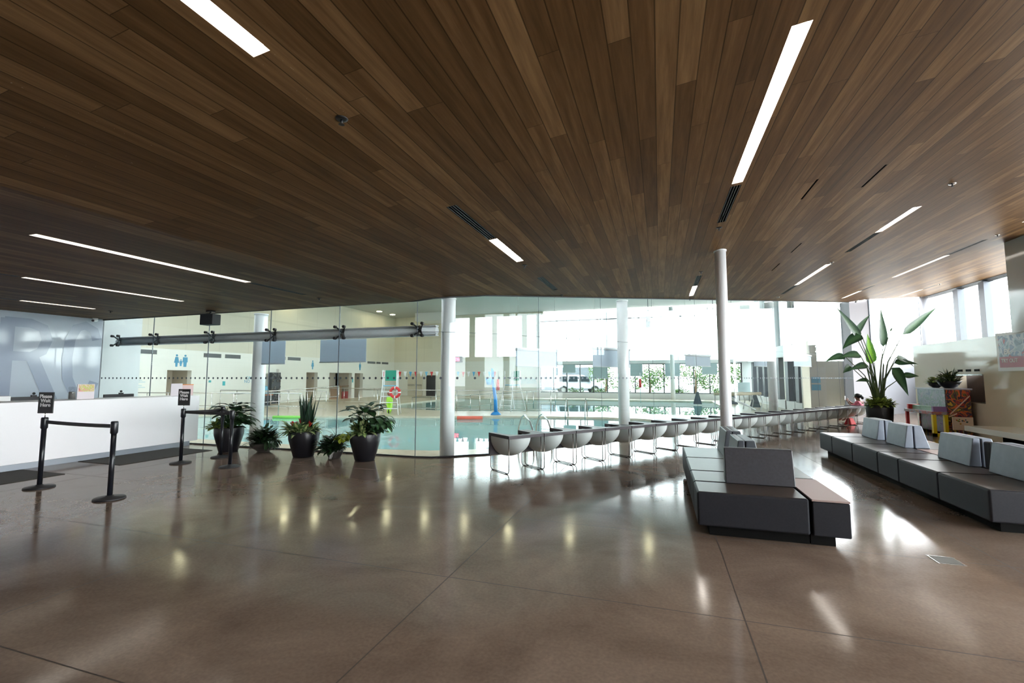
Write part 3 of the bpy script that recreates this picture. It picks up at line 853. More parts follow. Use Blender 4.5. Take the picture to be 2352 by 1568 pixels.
# roof of the hall with unseen openings added to brighten the hall
w = MB()
def roof_cell(x0, x1, y0, y1): w.box(x0, x1, y0, y1, 7.2, 7.5)
XR = [-23.8, -20, -14, -12, -6, -4, 4, 9.0]; YR = [8.3, 9.2, 14.5, 19, 25, 27, 31.5, 37.3]
for i in range(7):
    for j in range(7):
        if j == 1 and i in (0, 1, 3, 5): continue
        if XR[i] >= 4 and YR[j] < 19: continue
        roof_cell(XR[i], XR[i + 1], YR[j], YR[j + 1])
struct('ceiling_pool', w, mat('pool_ceiling_paint', (0.50, 0.52, 0.50), 0.7), 'grey pool hall ceiling with added light openings')
w = MB().box(-20, -17.4, 34.6, 36.9, 6.5, 7.2)
struct('trim_38', w, M_white, 'white bulkhead under the pool ceiling')
for k, i in enumerate((0, 1, 3, 5)):
    struct('window_%d' % (80 + k), MB().box(XR[i] + .01, XR[i + 1] - .01, YR[1] + .01, YR[2] - .01, 7.3, 7.31), M_sky, 'tinted pane in an unseen added light opening')
# wall above the lobby glass on the pool side
w = MB()
for (x0, y0), (x1, y1) in zip(GPATH, GPATH[1:]):
    za, zb = zc(x0, y0), zc(x1, y1)
    w.add([(x0, y0, za), (x1, y1, zb), (x1, y1, 7.2), (x0, y0, 7.2)], [(0, 1, 2, 3)])
w.add([(-23.5, 8.32, 0), (-14.4, 8.32, 0), (-14.4, 8.32, 7.2), (-23.5, 8.32, 7.2)], [(0, 1, 2, 3)])
w.add([(8.1, 23.7, 3.3), (9.0, 27.1, 3.3), (9.0, 27.1, 7.2), (8.1, 23.7, 7.2)], [(0, 1, 2, 3)])
struct('wall_above_glass', w, M_white, 'white wall above the glass on the pool side')

# columns
def column(name, lab, x, y, z, r):
    t = thing(name, lab, 'column', (x, y, 0))
    part('shaft', MB().lathe([(r, 0.0), (r, z)], 36), M_col, t)
    part('collar', MB().lathe([(r + .012, z - .03), (r + .012, z)], 36), M_col, t)
    return t
column('column', 'fat white round column at the curved glass corner', -4.22, 8.68, zc(-4.2, 8.7) , .15)
column('column', 'white round column behind the left glass wall, above the potted plants', -9.40, 8.78, 3.19, .15)
p = gp(4.57, .32); column('column', 'white round column behind the long glass wall, left of the free slim column', p.x, p.y, zc(p.x, p.y), .15)
p = gp(12.46, .32); column('column', 'white round column behind the glass, right of the slim column', p.x, p.y, zc(p.x, p.y), .15)
column('column', 'slim white column standing free in the lobby behind the seating', 1.12, 9.03, zc(1.12, 9.03) , .098)

# grey tube beam behind the left glass, spider brackets
bt = thing('steel_beam', 'long grey steel beam running behind the left glass wall', 'beam', (-9.2, 8.52, 2.6))
part('flange', MB().box(-4.9, 4.8, -.07, .07, .07, .10).box(-4.9, 4.8, -.07, .07, -.12, -.09), M_beam, bt)
part('web', MB().cyl((-4.9, 0, -.01), (4.8, 0, -.01), .078, 16), M_beam, bt)
spd = thing('glass_bracket', 'four-armed spider bracket holding the glass above the front desk, at the wall corner', 'bracket', (-13.9, 8.31, 2.6), group='spider brackets on the left glass wall')
for sx, sz in ((-1, -1), (1, -1), (1, 1), (-1, 1)):
    a = MB().tube([(0, .12, 0), (sx * .05, .08, sz * .06), (sx * .115, .03, sz * .125)], [.024, .019, .015], 8)
    ar = part('arm', a, M_frame, spd)
    part('bolt', MB().cyl((sx * .115, -.03, sz * .125), (sx * .115, .03, sz * .125), .032, 12), M_black, ar)
part('plate', MB().box(-.025, .025, .10, .16, -.10, .10), M_steel, spd)
nm = ['at the first joint above the front desk', 'at the joint left of the ceiling speaker', 'at the joint above the middle planter', 'at the joint above the third planter', 'beside the corner column']
for x, l in zip(XL[1:], nm): dup(spd, (x, 8.31, 2.6), 0, 'four-armed spider bracket holding the glass, ' + l)
for i, s0 in enumerate([1.43] + [1.43 + 1.985 * k for k in range(1, 8)]):
    p = gp(s0, -.012, 2.75)
    t = thing('glass_bolts', 'set of four round bolts on the long glass wall', 'bolt', p, ANG, 'glass bolts on the long glass wall')
    for k, (sx, sz) in enumerate(((-1, -1), (1, -1), (1, 1), (-1, 1))):
        part('bolt', MB().cyl((sx * .09, -.012, sz * .10), (sx * .09, 0, sz * .10), .026, 12), M_steel, t)

# hanging grey shades behind the glass
def shade(lab, c, rz, w, z0, z1, tube, cab):
    t = thing('roller_shade', lab, 'shade', (c[0], c[1], z0), rz, 'grey roller shades behind the glass walls')
    h = z1 - z0
    part('cloth', MB().box(-w / 2, w / 2, -.004, .004, .012, h), M_shade, t)
    part('bottom_bar', MB().cyl((-w / 2 - .01, 0, .012), (w / 2 + .01, 0, .012), .014, 8), M_beam, t)
    if tube: part('roller', MB().cyl((-w / 2, 0, h), (w / 2, 0, h), .04, 12), M_beam, t)
    if cab:
        for k in (-1, 1): part('cable', MB().cyl((k * w * .45, 0, h), (k * w * .45, 0, 7.19 - z0), .004, 6), M_steel, t)
shade('grey shade under the steel beam, left of the two, partly behind the column', (-9.0, 8.72, 0), 0, .9, 1.93, 2.49, False, False)
shade('wide grey shade hanging under the steel beam above the third planter', (-6.85, 8.66, 0), 0, 1.25, 1.95, 2.48, False, False)
for s0, s1, z0, z1, lab in ((1.35, 2.64, 1.88, 2.30, 'right of the blue spray post'), (3.9, 5.37, 1.90, 2.42, 'across the column left of the slim column'), (7.99, 9.37, 1.98, 2.35, 'just left of the free slim column'), (12.13, 13.46, 2.03, 2.46, 'left of the farthest white column'), (15.2, 16.74, 2.08, 2.55, 'farthest right, before the cream block wall')):
    p = gp((s0 + s1) / 2, .8); shade('grey shade hanging behind the long glass, ' + lab, p, ANG, s1 - s0, z0, z1, True, True)
for k, (x0, x1, z0) in enumerate(((-7.51, -6.48, 2.06), (-5.06, -3.95, 1.57), (-2.18, -1.25, 1.77), (0.41, 1.48, 1.76), (3.03, 4.08, 1.89))):
    t = thing('window_blind', 'pale blind half lowered on the far pool windows, ' + ['leftmost', 'second from left, longest', 'middle one', 'fourth from left', 'rightmost'][k], 'blind', ((x0 + x1) / 2, 36.8, z0), 0, 'pale blinds on the far windows')
    w2 = (x1 - x0) / 2
    part('cloth', MB().box(-w2, w2, -.01, .0, 0, 2.7 - z0), M_pshade, t)
    part('bottom_bar', MB().box(-w2, w2, -.02, .01, -.03, 0), M_white, t)

# pool hall downlights
PL = [(-22.9, 23.8), (-21.07, 24.4), (-19.0, 25.5), (-16.8, 25.9), (-14.23, 26.2), (-11.45, 26.0), (-8.43, 25.4), (-22.25, 32.6), (-22.25, 34.6), (-22.9, 17.2), (-0.76, 25.8), (-5, 26)]
pls = ['first from the west wall, in the curved row', 'second in the curved row', 'third in the curved row', 'fourth in the curved row', 'fifth in the curved row', 'sixth in the curved row', 'seventh in the curved row', 'nearer of two by the far west corner', 'farther of two by the far west corner', 'alone above the changing room door', 'east end above the far pool', 'between the curved row and the east end']
for (x, y), l in zip(PL, pls):
    t = thing('pool_downlight', 'warm pool hall downlight, ' + l, 'ceiling light', (x, y, 7.2), group='downlights in the pool hall ceiling')
    part('trim_ring', MB().lathe([(.26, -.03), (.26, 0.0)], 20), M_white, t)
    part('lens', MB().lathe([(.21, -.045), (.21, -.03)], 20), M_plamp, t)

# ================================================================== LOBBY: RECEPTION
ct = thing('reception_counter', 'long white reception counter with a grey toe kick', 'counter', (-10.9, 2.0, 0))
part('body', MB().box(-.55, .30, -4.6, 6.22, .12, 1.18), M_counter, ct, .006)
part('worktop', MB().box(-.95, -.55, -4.6, 6.22, .70, .74), M_lam, ct)
part('toe_kick', MB().box(-.45, .18, -4.5, 6.12, 0, .12), M_toe, ct)
single('back_desk', MB().box(-13.3, -12.5, 3.6, 8.1, 0, 1.02), mat('brown_desk', (0.20, 0.15, 0.12), 0.4), 'low brown back desk behind the reception counter', 'desk', (-12.9, 6, 0), bev=.01)
def monitor(lab, x, y, w, rz):
    t = thing('monitor', lab, 'monitor', (x, y, .74), rz)
    part('screen', MB().box(-.02, .02, -w / 2, w / 2, .12, .50), M_black, t, .005)
    part('stand', MB().box(-.10, .06, -.03, .03, 0, .14), M_slot, t)
    part('base', MB().box(-.12, .1, -.12, .12, 0, .012), M_slot, t)
    part('camera', MB().box(-.02, .02, .0, .08, .50, .53).ball((0, .04, .56), .025, 8, 6), M_black, t)
    return t
monitor('black monitor back showing over the counter at the left edge', -11.65, 5.6, .62, 0)
monitor('black monitor back showing over the counter near the wall corner', -11.65, 7.12, .60, 0)
single('printer', MB().box(-11.75, -11.40, 4.95, 5.2, .74, 1.27), M_white, 'white box machine at the far left behind the counter', 'printer', (-11.55, 5.05, .74), bev=.01)
t = thing('photo_calendar', 'upright calendar card with a flower photo on the counter', 'calendar', (-11.0, 6.13, 1.18))
part('card', MB().box(-.006, .006, -.15, .14, 0, .30), M_paper, t)
part('photo', MB().box(.006, .009, -.13, .13, .15, .29), mat_mural('flower_photo', [(0.5, .2, .15), (.7, .35, .3), (.5, .55, .15), (.75, .5, .45), (.25, .35, .1)], 14, .5), t)
t = thing('brochure_tube', 'clear round holder standing left of the calendar on the counter', 'holder', (-11.05, 5.93, 1.18))
part('tube', MB().lathe([(.06, 0), (.06, .25)], 20), M_sheet, t)
part('contents', MB().lathe([(.05, .01), (.05, .15)], 16), M_vent, t)
t = thing('notice_stand', 'pinkish paper notices in a stand on the right end of the counter', 'notice', (-10.95, 7.9, 1.18))
part('notice', MB().box(-.004, .004, -.13, .14, 0.0, .29), M_paper, t)
s2 = part('notice', MB().box(-.012, -.006, .14, .42, 0.0, .27), mat('pink_paper', (0.70, 0.50, 0.50), 0.7), t)
part('orange_strip', MB().box(-.006, -.003, .14, .42, .25, .27), M_orange, s2)
for k in range(6): pass
single('keyboard_tray', MB().box(-11.5, -11.35, 5.75, 6.0, 1.0, 1.2), M_black, 'small black item beside the left monitor', 'device', (-11.4, 5.8, 1.0)) if False else None

# mats
single('floor_mat', MB().box(-10.67, -9.49, 3.2, 5.08, 0, .008), M_mat, 'dark entrance mat cut by the left edge, before the counter', 'mat', (-10, 4, 0))
single('floor_mat', MB().box(-10.67, -9.49, 5.90, 7.72, 0, .008), M_mat, 'dark entrance mat before the right end of the counter', 'mat', (-10, 6.8, 0))

# stanchions
def stanchion(lab, x, y, sign=False):
    t = thing('queue_post', lab, 'queue post', (x, y, 0), group='black belt posts before reception')
    part('base', MB().lathe([(.175, 0), (.175, .012), (.165, .022), (.05, .035), (.034, .05)], 36), M_black, t)
    part('pole', MB().lathe([(.030, .03), (.030, .86)], 20), M_blackgl, t)
    part('belt_head', MB().lathe([(.031, .85), (.042, .87), (.042, 1.005), (.036, 1.02), (.0, 1.022)], 20, cap=False), M_blackgl, t)
    return t
s1 = stanchion('belt post with a sign, farthest left', -8.68, 4.35)
stanchion('belt post without a sign, nearest to the camera', -7.00, 4.25)
s3 = stanchion('belt post with a sign, right of the counter end', -8.65, 6.40)
stanchion('belt post standing in front of the first planter', -7.43, 6.40)
stanchion('belt post mostly hidden behind, beside the first planter', -8.52, 7.12)
def sign(lab, x, y, rz):
    t = thing('wait_sign', lab, 'sign', (x, y, 1.02), rz, 'please wait signs on the posts')
    part('stem', MB().cyl((0, 0, 0), (0, 0, .08), .006, 8), M_steel, t)
    b = part('board', MB().box(-.115, .115, -.008, .008, .06, .37), M_black, t, .003)
    text_mesh('lettering', 'Please\nWait\nHere', .075, M_text, t, (0, -.010, .245), (R(90), 0, 0), offset=.0016, line=.85)
sign('black Please Wait Here sign on the farthest left post', -8.68, 4.35, YAW - R(2))
sign('black Please Wait Here sign on the post at the counter end', -8.65, 6.40, YAW - R(2))
def belt(lab, a, b):
    a = Vector(a); b = Vector(b); d = (b - a); L = d.length; d.normalize()
    mid = (a + b) / 2
    m = MB(); n = 12; nn = Vector((-d.y, d.x, 0)) * .0015
    for i in range(n):
        t0, t1 = i / n, (i + 1) / n
        def q(t): return a + d * L * t + Vector((0, 0, -.008 * 4 * t * (1 - t)))
        p0, p1 = q(t0), q(t1); h = Vector((0, 0, .025))
        m.hexa([p0 - h - nn, p1 - h - nn, p1 - h + nn, p0 - h + nn, p0 + h - nn, p1 + h - nn, p1 + h + nn, p0 + h + nn])
    single('belt', m, M_belt, lab, 'belt', tuple(mid), 'black retractable belts')
belt('black belt strung between the two nearest posts', (-8.64, 4.35, .955), (-7.04, 4.25, .955))
belt('black belt from the second sign post to the post before the first planter', (-8.61, 6.40, .955), (-7.47, 6.40, .955))
belt('black belt from the second sign post back to the hidden post', (-8.64, 6.44, .955), (-8.53, 7.08, .955))
belt('black belt from the hidden post forward to the post before the first planter', (-8.49, 7.09, .955), (-7.45, 6.44, .955))

# projector and cameras
t = thing('ceiling_speaker', 'black box loudspeaker hanging from the ceiling at the left glass', 'speaker', (-10.05, 7.95, zc(-10, 8)))
part('bracket', MB().box(-.08, .08, -.06, .06, -.03, 0).cyl((0, 0, -.03), (0, 0, -.09), .02, 8), M_black, t)
part('speaker_box', MB().box(-.20, .20, -.11, .11, -.34, -.09), M_black, t, .015)
def seccam(lab, loc, rz):
    t = thing('security_camera', lab, 'camera', loc, rz)
    part('mount', MB().lathe([(.05, -.03), (.06, 0)], 16), M_white, t)
    part('housing', MB().cyl((-.09, 0, -.07), (.05, 0, -.05), .038, 14), M_white, t)
    part('lens', MB().cyl((-.10, 0, -.072), (-.088, 0, -.07), .030, 12), M_black, t)
seccam('small white security camera in the ceiling corner above reception', (-14.2, 8.0, 3.18), R(-60) + math.pi)
seccam('small white security camera on the far white pier', (8.35, 23.5, zc(8.35, 23.5)), R(30))

# ================================================================== TUB SEATS
def tub_seat():
    t = thing('tub_chair', '', 'chair', (0, 0, 0), 0, 'row of tub seats along the long glass wall')
    Wd, Dp = .73, .62      # local x along the row, local y toward the pool
    h0, h1 = .585, .637
    cxx, rr = Wd / 2, .265
    # rim slab with a U opening toward the pool
    m = MB(); n = 16
    inner = [(cxx - rr, Dp)] + [(cxx - rr * math.cos(a), .35 - .27 * math.sin(a)) for a in [math.pi * k / n for k in range(n + 1)]] + [(cxx + rr, Dp)]
    outer = [(0, Dp)] + [None] * (n + 1) + [(Wd, Dp)]
    for k in range(n + 1):
        a = math.pi * k / n
        x = -math.cos(a); y = math.sin(a); s_ = 1 / max(abs(x), abs(y))
        outer[k + 1] = (cxx + x * s_ * cxx, .35 - y * s_ * .35)
    N = len(inner)
    v = [(p[0], p[1], h0) for p in outer] + [(p[0], p[1], h0) for p in inner] + [(p[0], p[1], h1) for p in outer] + [(p[0], p[1], h1) for p in inner]
    fs = []
    for i in range(N - 1):
        fs += [(i, N + i, N + i + 1, i + 1), (2 * N + i, 2 * N + i + 1, 3 * N + i + 1, 3 * N + i), (i, i + 1, 2 * N + i + 1, 2 * N + i), (N + i + 1, N + i, 3 * N + i, 3 * N + i + 1)]
    fs += [(0, 2 * N, 3 * N, N), (N - 1, 2 * N - 1, 4 * N - 1, 3 * N - 1)]
    m.add(v, fs)
    part('rim', m, M_rim, t)
    # front plate with a U opening
    m = MB(); zb = .245
    inner = [(cxx - rr, h1)] + [(cxx - rr * math.cos(a), .50 - .14 * math.sin(a)) for a in [math.pi * k / n for k in range(n + 1)]] + [(cxx + rr, h1)]
    outer = [(0, h1), (0, .50)] + [(Wd * k / n, zb) for k in range(1, n)] + [(Wd, .50), (Wd, h1)]
    outer[2] = (0, zb); outer[-3] = (Wd, zb)
    y0, y1 = Dp, Dp + .035
    v = []
    for yy in (y0, y1):
        v += [(p[0], yy, p[1]) for p in outer] + [(p[0], yy, p[1]) for p in inner]
    fs = []
    for i in range(N - 1):
        fs += [(i, i + 1, N + i + 1, N + i), (2 * N + i, 3 * N + i, 3 * N + i + 1, 2 * N + i + 1), (i, 2 * N + i, 2 * N + i + 1, i + 1), (N + i, N + i + 1, 3 * N + i + 1, 3 * N + i)]
    fs += [(0, N, 3 * N, 2 * N), (N - 1, 3 * N - 1, 4 * N - 1, 2 * N - 1)]
    m.add(v, fs)
    part('front_plate', m, M_rim, t)
    # tub: quarter ellipsoid hanging under the rim, open to the pool
    m = MB(); na, nb = 20, 10
    rx, ry, rz_ = .345, .56, .375
    for sh, flip in ((0, False), (.018, True)):
        v = []
        for i in range(na + 1):
            a = math.pi * i / na
            for j in range(nb + 1):
                b = math.pi / 2 * j / nb
                # a sweeps left to right under the seat, b sweeps from the pool edge to the lobby side
                ca = -math.cos(a); sa = math.sin(a)
                v.append((cxx + (rx - sh) * ca * math.cos(b), Dp - (ry - sh) * math.sin(b), h0 - (rz_ - sh) * sa * math.cos(b)))
        fs = []
        for i in range(na):
            for j in range(nb):
                q = (i * (nb + 1) + j, i * (nb + 1) + j + 1, (i + 1) * (nb + 1) + j + 1, (i + 1) * (nb + 1) + j)
                fs.append(q if not flip else q[::-1])
        m.add(v, fs, smooth=True)
    part('tub', m, M_bowl, t)
    # wire sled legs
    for x in (0.03, Wd - .03):
        r = .007
        pts = [(x, .05, h0), (x, .05, .05), (x, .075, .014), (x, .105, .010), (x, Dp - .05, .010), (x, Dp - .02, .014), (x, Dp + .01, .05), (x, Dp + .01, .26)]
        lg = part('leg', MB().tube(pts, r, 8), M_chrome, t)
        part('glide', MB().box(x - .012, x + .012, .10, .14, 0, .012).box(x - .012, x + .012, Dp - .09, Dp - .05, 0, .012), M_black, lg)
    return t
seat0 = tub_seat()
r0 = Vector((-2.40, 7.26, 0)) - V_ * 0.0
NS = 21
ordn = ['second', 'third', 'fourth', 'fifth', 'sixth', 'seventh', 'eighth', 'ninth', 'tenth', 'eleventh', 'twelfth', 'thirteenth', 'fourteenth', 'fifteenth', 'sixteenth', 'seventeenth', 'eighteenth', 'nineteenth', 'twentieth']
for k in range(NS):
    p = r0 + U_ * .745 * k
    if k == 0: lab = 'grey tub seat with wire legs at the near left end of the long row'
    elif k == NS - 1: lab = 'last grey tub seat of the row, holding the person in pink'
    else: lab = 'grey tub seat in the long row, %s from the near left end' % ordn[k - 1]
    if k == 0: seat0.location = p; seat0.rotation_euler = (0, 0, ANG); seat0['label'] = lab
    else: dup(seat0, p, ANG, lab)

# ================================================================== SOFAS
SZ0, SZ1 = .10, .44
def module(lab, poly, grp, table=False, name=None):
    cx = sum(p[0] for p in poly) / len(poly); cy = sum(p[1] for p in poly) / len(poly)
    g = .006
    P = []
    for p in poly:
        d = Vector((p[0] - cx, p[1] - cy)); P.append((d.x - math.copysign(g, d.x), d.y - math.copysign(g, d.y)))
    t = thing('lounge_table' if table else 'lounge_module', lab, 'table' if table else 'sofa', (cx, cy, 0), 0, grp)
    if table:
        part('body', MB().prism(P, SZ0, SZ1 - .02), M_sofa, t, .012)
        part('tabletop', MB().prism([(p[0] * 1.0, p[1] * 1.0) for p in P], SZ1 - .016, SZ1), M_lam, t)
    else:
        part('body', MB().prism(P, SZ0, SZ1 - .003), M_sofa, t, .022, seg=3)
        part('cushion', MB().prism([(p[0] - math.copysign(.020, p[0]), p[1] - math.copysign(.020, p[1])) for p in P], SZ1 - .03, SZ1), M_sofat, t, .003)  # thin pad carrying the painted sheen of the top
    bx = (.33, 1.68, 5.13, 8.36) if cx < 2.5 else (3.24, 4.73, 6.16, 11.49)
    def inset(p):
        X, Y = p
        if abs(X - bx[0]) < .02: X += .12
        if abs(X - bx[1]) < .02: X -= .12
        if abs(Y - bx[2]) < .02: Y += .08
        if abs(Y - bx[3]) < .02: Y -= .08
        return (X - cx, Y - cy)
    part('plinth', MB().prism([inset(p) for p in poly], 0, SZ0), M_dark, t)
    return t
def rect(x0, x1, y0, y1): return [(x0, y0), (x1, y0), (x1, y1), (x0, y1)]
GL, GR = 'modules of the left lounge island', 'modules of the right lounge island'
module('dark lounge seat at the near end of the left island, widest one', rect(.33, 1.345, 5.13, 5.66), GL)
module('low lounge table with pale pinkish top at the near right corner of the left island', rect(1.355, 1.68, 5.13, 6.15), GL, True)
module('lounge seat of the left island, second from the camera on the left side', rect(.33, 1.0, 5.66, 6.30), GL)
module('lounge seat of the left island, third from the camera on the left side', rect(.33, 1.0, 6.30, 7.30), GL)
module('lounge seat at the far left end of the left island', rect(.33, 1.0, 7.30, 8.36), GL)
module('lounge seat behind the big front backrest of the left island', rect(1.0, 1.345, 5.66, 6.15), GL)
module('lounge seat on the right side of the left island, behind the pale table', rect(1.0, 1.68, 6.15, 7.30), GL)
module('small lounge table with pale top at the far right of the left island', rect(1.0, 1.68, 7.30, 8.36), GL, True)
ys = [6.16, 7.10, 8.09, 8.75, 9.75, 10.76, 11.49]
labs = ['nearest of the left side of the right island', 'second from the camera on the left side of the right island', 'third, shorter one, on the left side of the right island', 'fourth from the camera on the left side of the right island', 'fifth from the camera on the left side of the right island', 'last one at the far left end of the right island']
for a, b, l in zip(ys, ys[1:], labs): module('dark lounge seat, ' + l, rect(3.24, 3.985, a, b), GR)
module('lounge seat at the near right end of the right island, cut by the frame', rect(3.985, 4.73, 6.16, 7.6), GR)
module('lounge seat behind the third backrest of the right island', rect(3.985, 4.73, 7.6, 8.55), GR)
module('lounge table with pale top between two backrest pairs of the right island', rect(3.985, 4.73, 8.55, 9.27), GR, True)
module('lounge seat behind the second backrest pair of the right island', rect(3.985, 4.73, 9.27, 10.3), GR)
module('pale topped lounge table at the far end of the right island', rect(3.985, 4.73, 10.3, 11.49), GR, True)

def backrest(lab, x, y, rz, L, t_bot=.13, t_top=.075, h=.37, grp='wedge backrests', m=None):
    """local x along its length from 0 to L; vertical back at y=0, sloped face toward -y"""
    t = thing('wedge_cushion', lab, 'cushion', (x, y, SZ1), rz, grp)
    part('cushion', MB().hexa([(0, -t_bot, 0), (L, -t_bot, 0), (L, 0, 0), (0, 0, 0), (0, -t_top, h), (L, -t_top, h), (L, 0, h), (0, 0, h)]), m or M_back, t, .012, seg=2)
    part('foot', MB().box(.04, L - .04, -t_bot + .02, -.01, -.004, .006), M_dark, t)
    return t
# left island: big backrest across the front, two pairs running away from the camera
backrest('large dark backrest across the near end of the left island', .67, 5.78, 0, .68, .16, .08, .38, m=mat('dark_backrest', (0.034, 0.034, 0.042), 0.45, noise=(40, .15)))
HP = R(90)
M_bk2 = mat('slate_backrest', (0.07, 0.08, 0.095), 0.4)
# rz=90deg: length along +Y, local -y -> +x ; mirrored wedge uses rz=-90
backrest('backrest of the nearer pair on the left island, left half', 1.005, 7.17, -HP, .70, m=M_bk2)
backrest('backrest of the nearer pair on the left island, right half', 1.015, 6.47, HP, .70, .19, .11, m=M_bk2)
backrest('backrest of the farther pair on the left island, left half', 1.005, 8.32, -HP, .76, m=M_bk2)
backrest('backrest of the farther pair on the left island, right half', 1.015, 7.56, HP, .76, .19, .11, m=M_bk2)
for y0, y1, n1 in ((10.36, 11.05, 'farthest pair'), (9.34, 10.0, 'second farthest pair'), (7.66, 8.40, 'middle pair, next to the pale table')):
    backrest('backrest on the right island, left half of the %s' % n1, 3.985, y1, -HP, y1 - y0)
    backrest('backrest on the right island, right half of the %s' % n1, 4.0, y0, HP, y1 - y0, .21, .11)
backrest('nearest backrest of the right island, cut by the right edge', 3.985, 7.30, -HP, .95)
backrest('backrest behind the nearest one at the right edge', 4.0, 6.35, HP, .95, .21, .11)
single('handbag', MB().box(3.99, 4.08, 7.50, 7.62, SZ1, SZ1 + .34), M_black, 'small black pouch wedged beside the middle backrest pair', 'bag', (4.03, 7.56, SZ1), bev=.02)

# floor hatch
t = thing('floor_hatch', 'small metal floor hatch between the two lounge islands', 'hatch', (2.36, 5.12, 0))
part('frame', MB().box(-.10, .10, -.10, .10, 0, .003), M_steel, t)
part('lid', MB().box(-.085, .085, -.085, .085, .003, .005), M_vent, t)

# bench along the partition at the right edge
t = thing('wall_bench', 'white built-in bench under the poster at the right edge', 'bench', (7.65, 12.0, 0))
part('slab', MB().box(-.5, .45, -1.0, 2.3, .30, .43), mat('bench_white', (0.62, 0.57, 0.50), .2), t, .004)
part('base', MB().box(-.1, .44, -1.0, 1.7, 0, .30), M_dark, t)

# poster
t = thing('poster', 'colourful framed swimming poster on the partition at the right edge', 'poster', (8.095, 14.1, 2.24))
part('frame', MB().box(-.012, 0, -.55, .52, -.47, .47), M_white, t)
part('print', MB().box(-.016, -.012, -.50, .44, -.12, .40), mat_mural('swimmer_print', [(0.10, .16, .22), (.30, .42, .50), (.55, .60, .66), (.15, .22, .35), (.40, .05, .05), (.42, .45, .50)], 2.4, .4), t)
pk = part('pink_band', MB().box(-.016, -.012, -.50, .44, -.38, -.12), mat('poster_pink', (0.50, .22, .28), .5), t)
text_mesh('lettering', 'EX', .17, M_text, t, (-.018, .16, .0), (R(90), 0, R(-90)), offset=.006)
text_mesh('lettering', 'TRY OUT', .13, M_text, t, (-.018, .10, -.22), (R(90), 0, R(-90)), offset=.004)

# ================================================================== PIANO
M_mural = mat_mural('painted_piano_dark', [(.06, .015, .03), (.35, .03, .02), (.04, .03, .06), (.55, .10, .02), (.12, .10, .03), (.05, .02, .04), (.45, .30, .03)], 3.0, .3, 3)
M_mural2 = mat_mural('painted_piano_pale', [(.11, .14, .19), (.20, .22, .27), (.13, .19, .17), (.26, .24, .29), (.17, .12, .19)], 3.5, .3, 1)
pn = thing('upright_piano', 'upright piano painted in wild bright colours with red legs', 'piano', (7.45, 16.3, 0))
part('end_panel', MB().box(0, .52, -.74, -.70, 0, 1.30), M_mural, pn)
part('end_panel', MB().box(0, .52, .70, .74, 0, 1.30), M_mural, pn)
part('upper_front', MB().box(-.02, .03, -.70, .70, .80, 1.28), M_mural2, pn, label='pale grey painted front panel with swirls')
part('lower_front', MB().box(.02, .06, -.70, .70, .10, .62), mat_mural('painted_piano_purple', [(.10, .08, .12), (.20, .16, .22), (.14, .18, .16), (.25, .12, .15)], 4, .35, 5), pn)
part('lid', MB().box(-.06, .56, -.76, .76, 1.28, 1.32), mat('lavender_lid', (.40, .40, .48), .3), pn)
kb = part('key_bed', MB().box(-.36, .02, -.74, .74, .60, .68), mat_mural('painted_keybed', [(.16, .12, .16), (.30, .28, .30), (.40, .10, .10), (.25, .30, .12)], 7, .3, 2), pn)
part('key_cover', MB().box(-.20, .0, -.62, .62, .68, .80), mat_mural('painted_fallboard', [(.16, .30, .20), (.25, .40, .28), (.20, .22, .28)], 5, .3, 4), pn)
part('cheek', MB().box(-.30, 0, .62, .70, .68, .82), M_red, pn); part('cheek', MB().box(-.30, 0, -.70, -.62, .68, .82), mat('violet_paint', (.22, .12, .30), .4), pn)
part('leg', MB().box(-.34, -.27, .66, .73, 0, .60), M_red, pn, label='red front leg')
part('leg', MB().box(-.34, -.26, -.74, -.66, 0, .60).box(-.34, .0, -.74, -.66, 0, .09).box(-.08, 0.0, -.74, -.66, .09, .60), M_yellow, pn, label='yellow front leg and foot')
part('toe', MB().box(-.34, .02, .66, .73, 0, .09), M_red, pn)
part('back', MB().box(.48, .52, -.70, .70, 0, 1.28), M_dark, pn)
# painted streaks on the near end
st = MB()
for i, (x0, z0, x1, z1, w_) in enumerate(((.05, .62, .50, 1.12, .02), (.02, .55, .20, .64, .018))):
    st.hexa([(x0, -.744, z0 - w_), (x1, -.744, z1 - w_), (x1, -.74, z1 - w_), (x0, -.74, z0 - w_), (x0, -.744, z0 + w_), (x1, -.744, z1 + w_), (x1, -.74, z1 + w_), (x0, -.74, z0 + w_)])
part('painted_streak', st, mat('cream_streak', (.65, .48, .38), .4), pn)
t = thing('notice_board', 'small cream notice with coloured dots leaning at the piano end', 'notice', (7.66, 15.36, 0), 0)
part('board', MB().box(-.22, .22, -.01, .01, .22, .56), mat('cream_board', (.66, .52, .40), .5), t)
d_ = MB()
random.seed(3)
cols = [(.5, .1, .05), (.2, .35, .1), (.55, .3, .05), (.1, .2, .3)]
for k, cc in enumerate(cols):
    d_ = MB()
    for q in range(3): d_.disc((random.uniform(-.14, .14), -.012, random.uniform(.38, .5)), random.uniform(.012, .024), (0, 1, 0), 10, .003)
    part('coloured_dots', d_, mat('dot_%d' % k, cc, .5), t)
part('stand', MB().box(-.15, .15, -.005, .14, 0, .012).box(-.01, .01, 0, .01, .01, .25), M_steel, t)

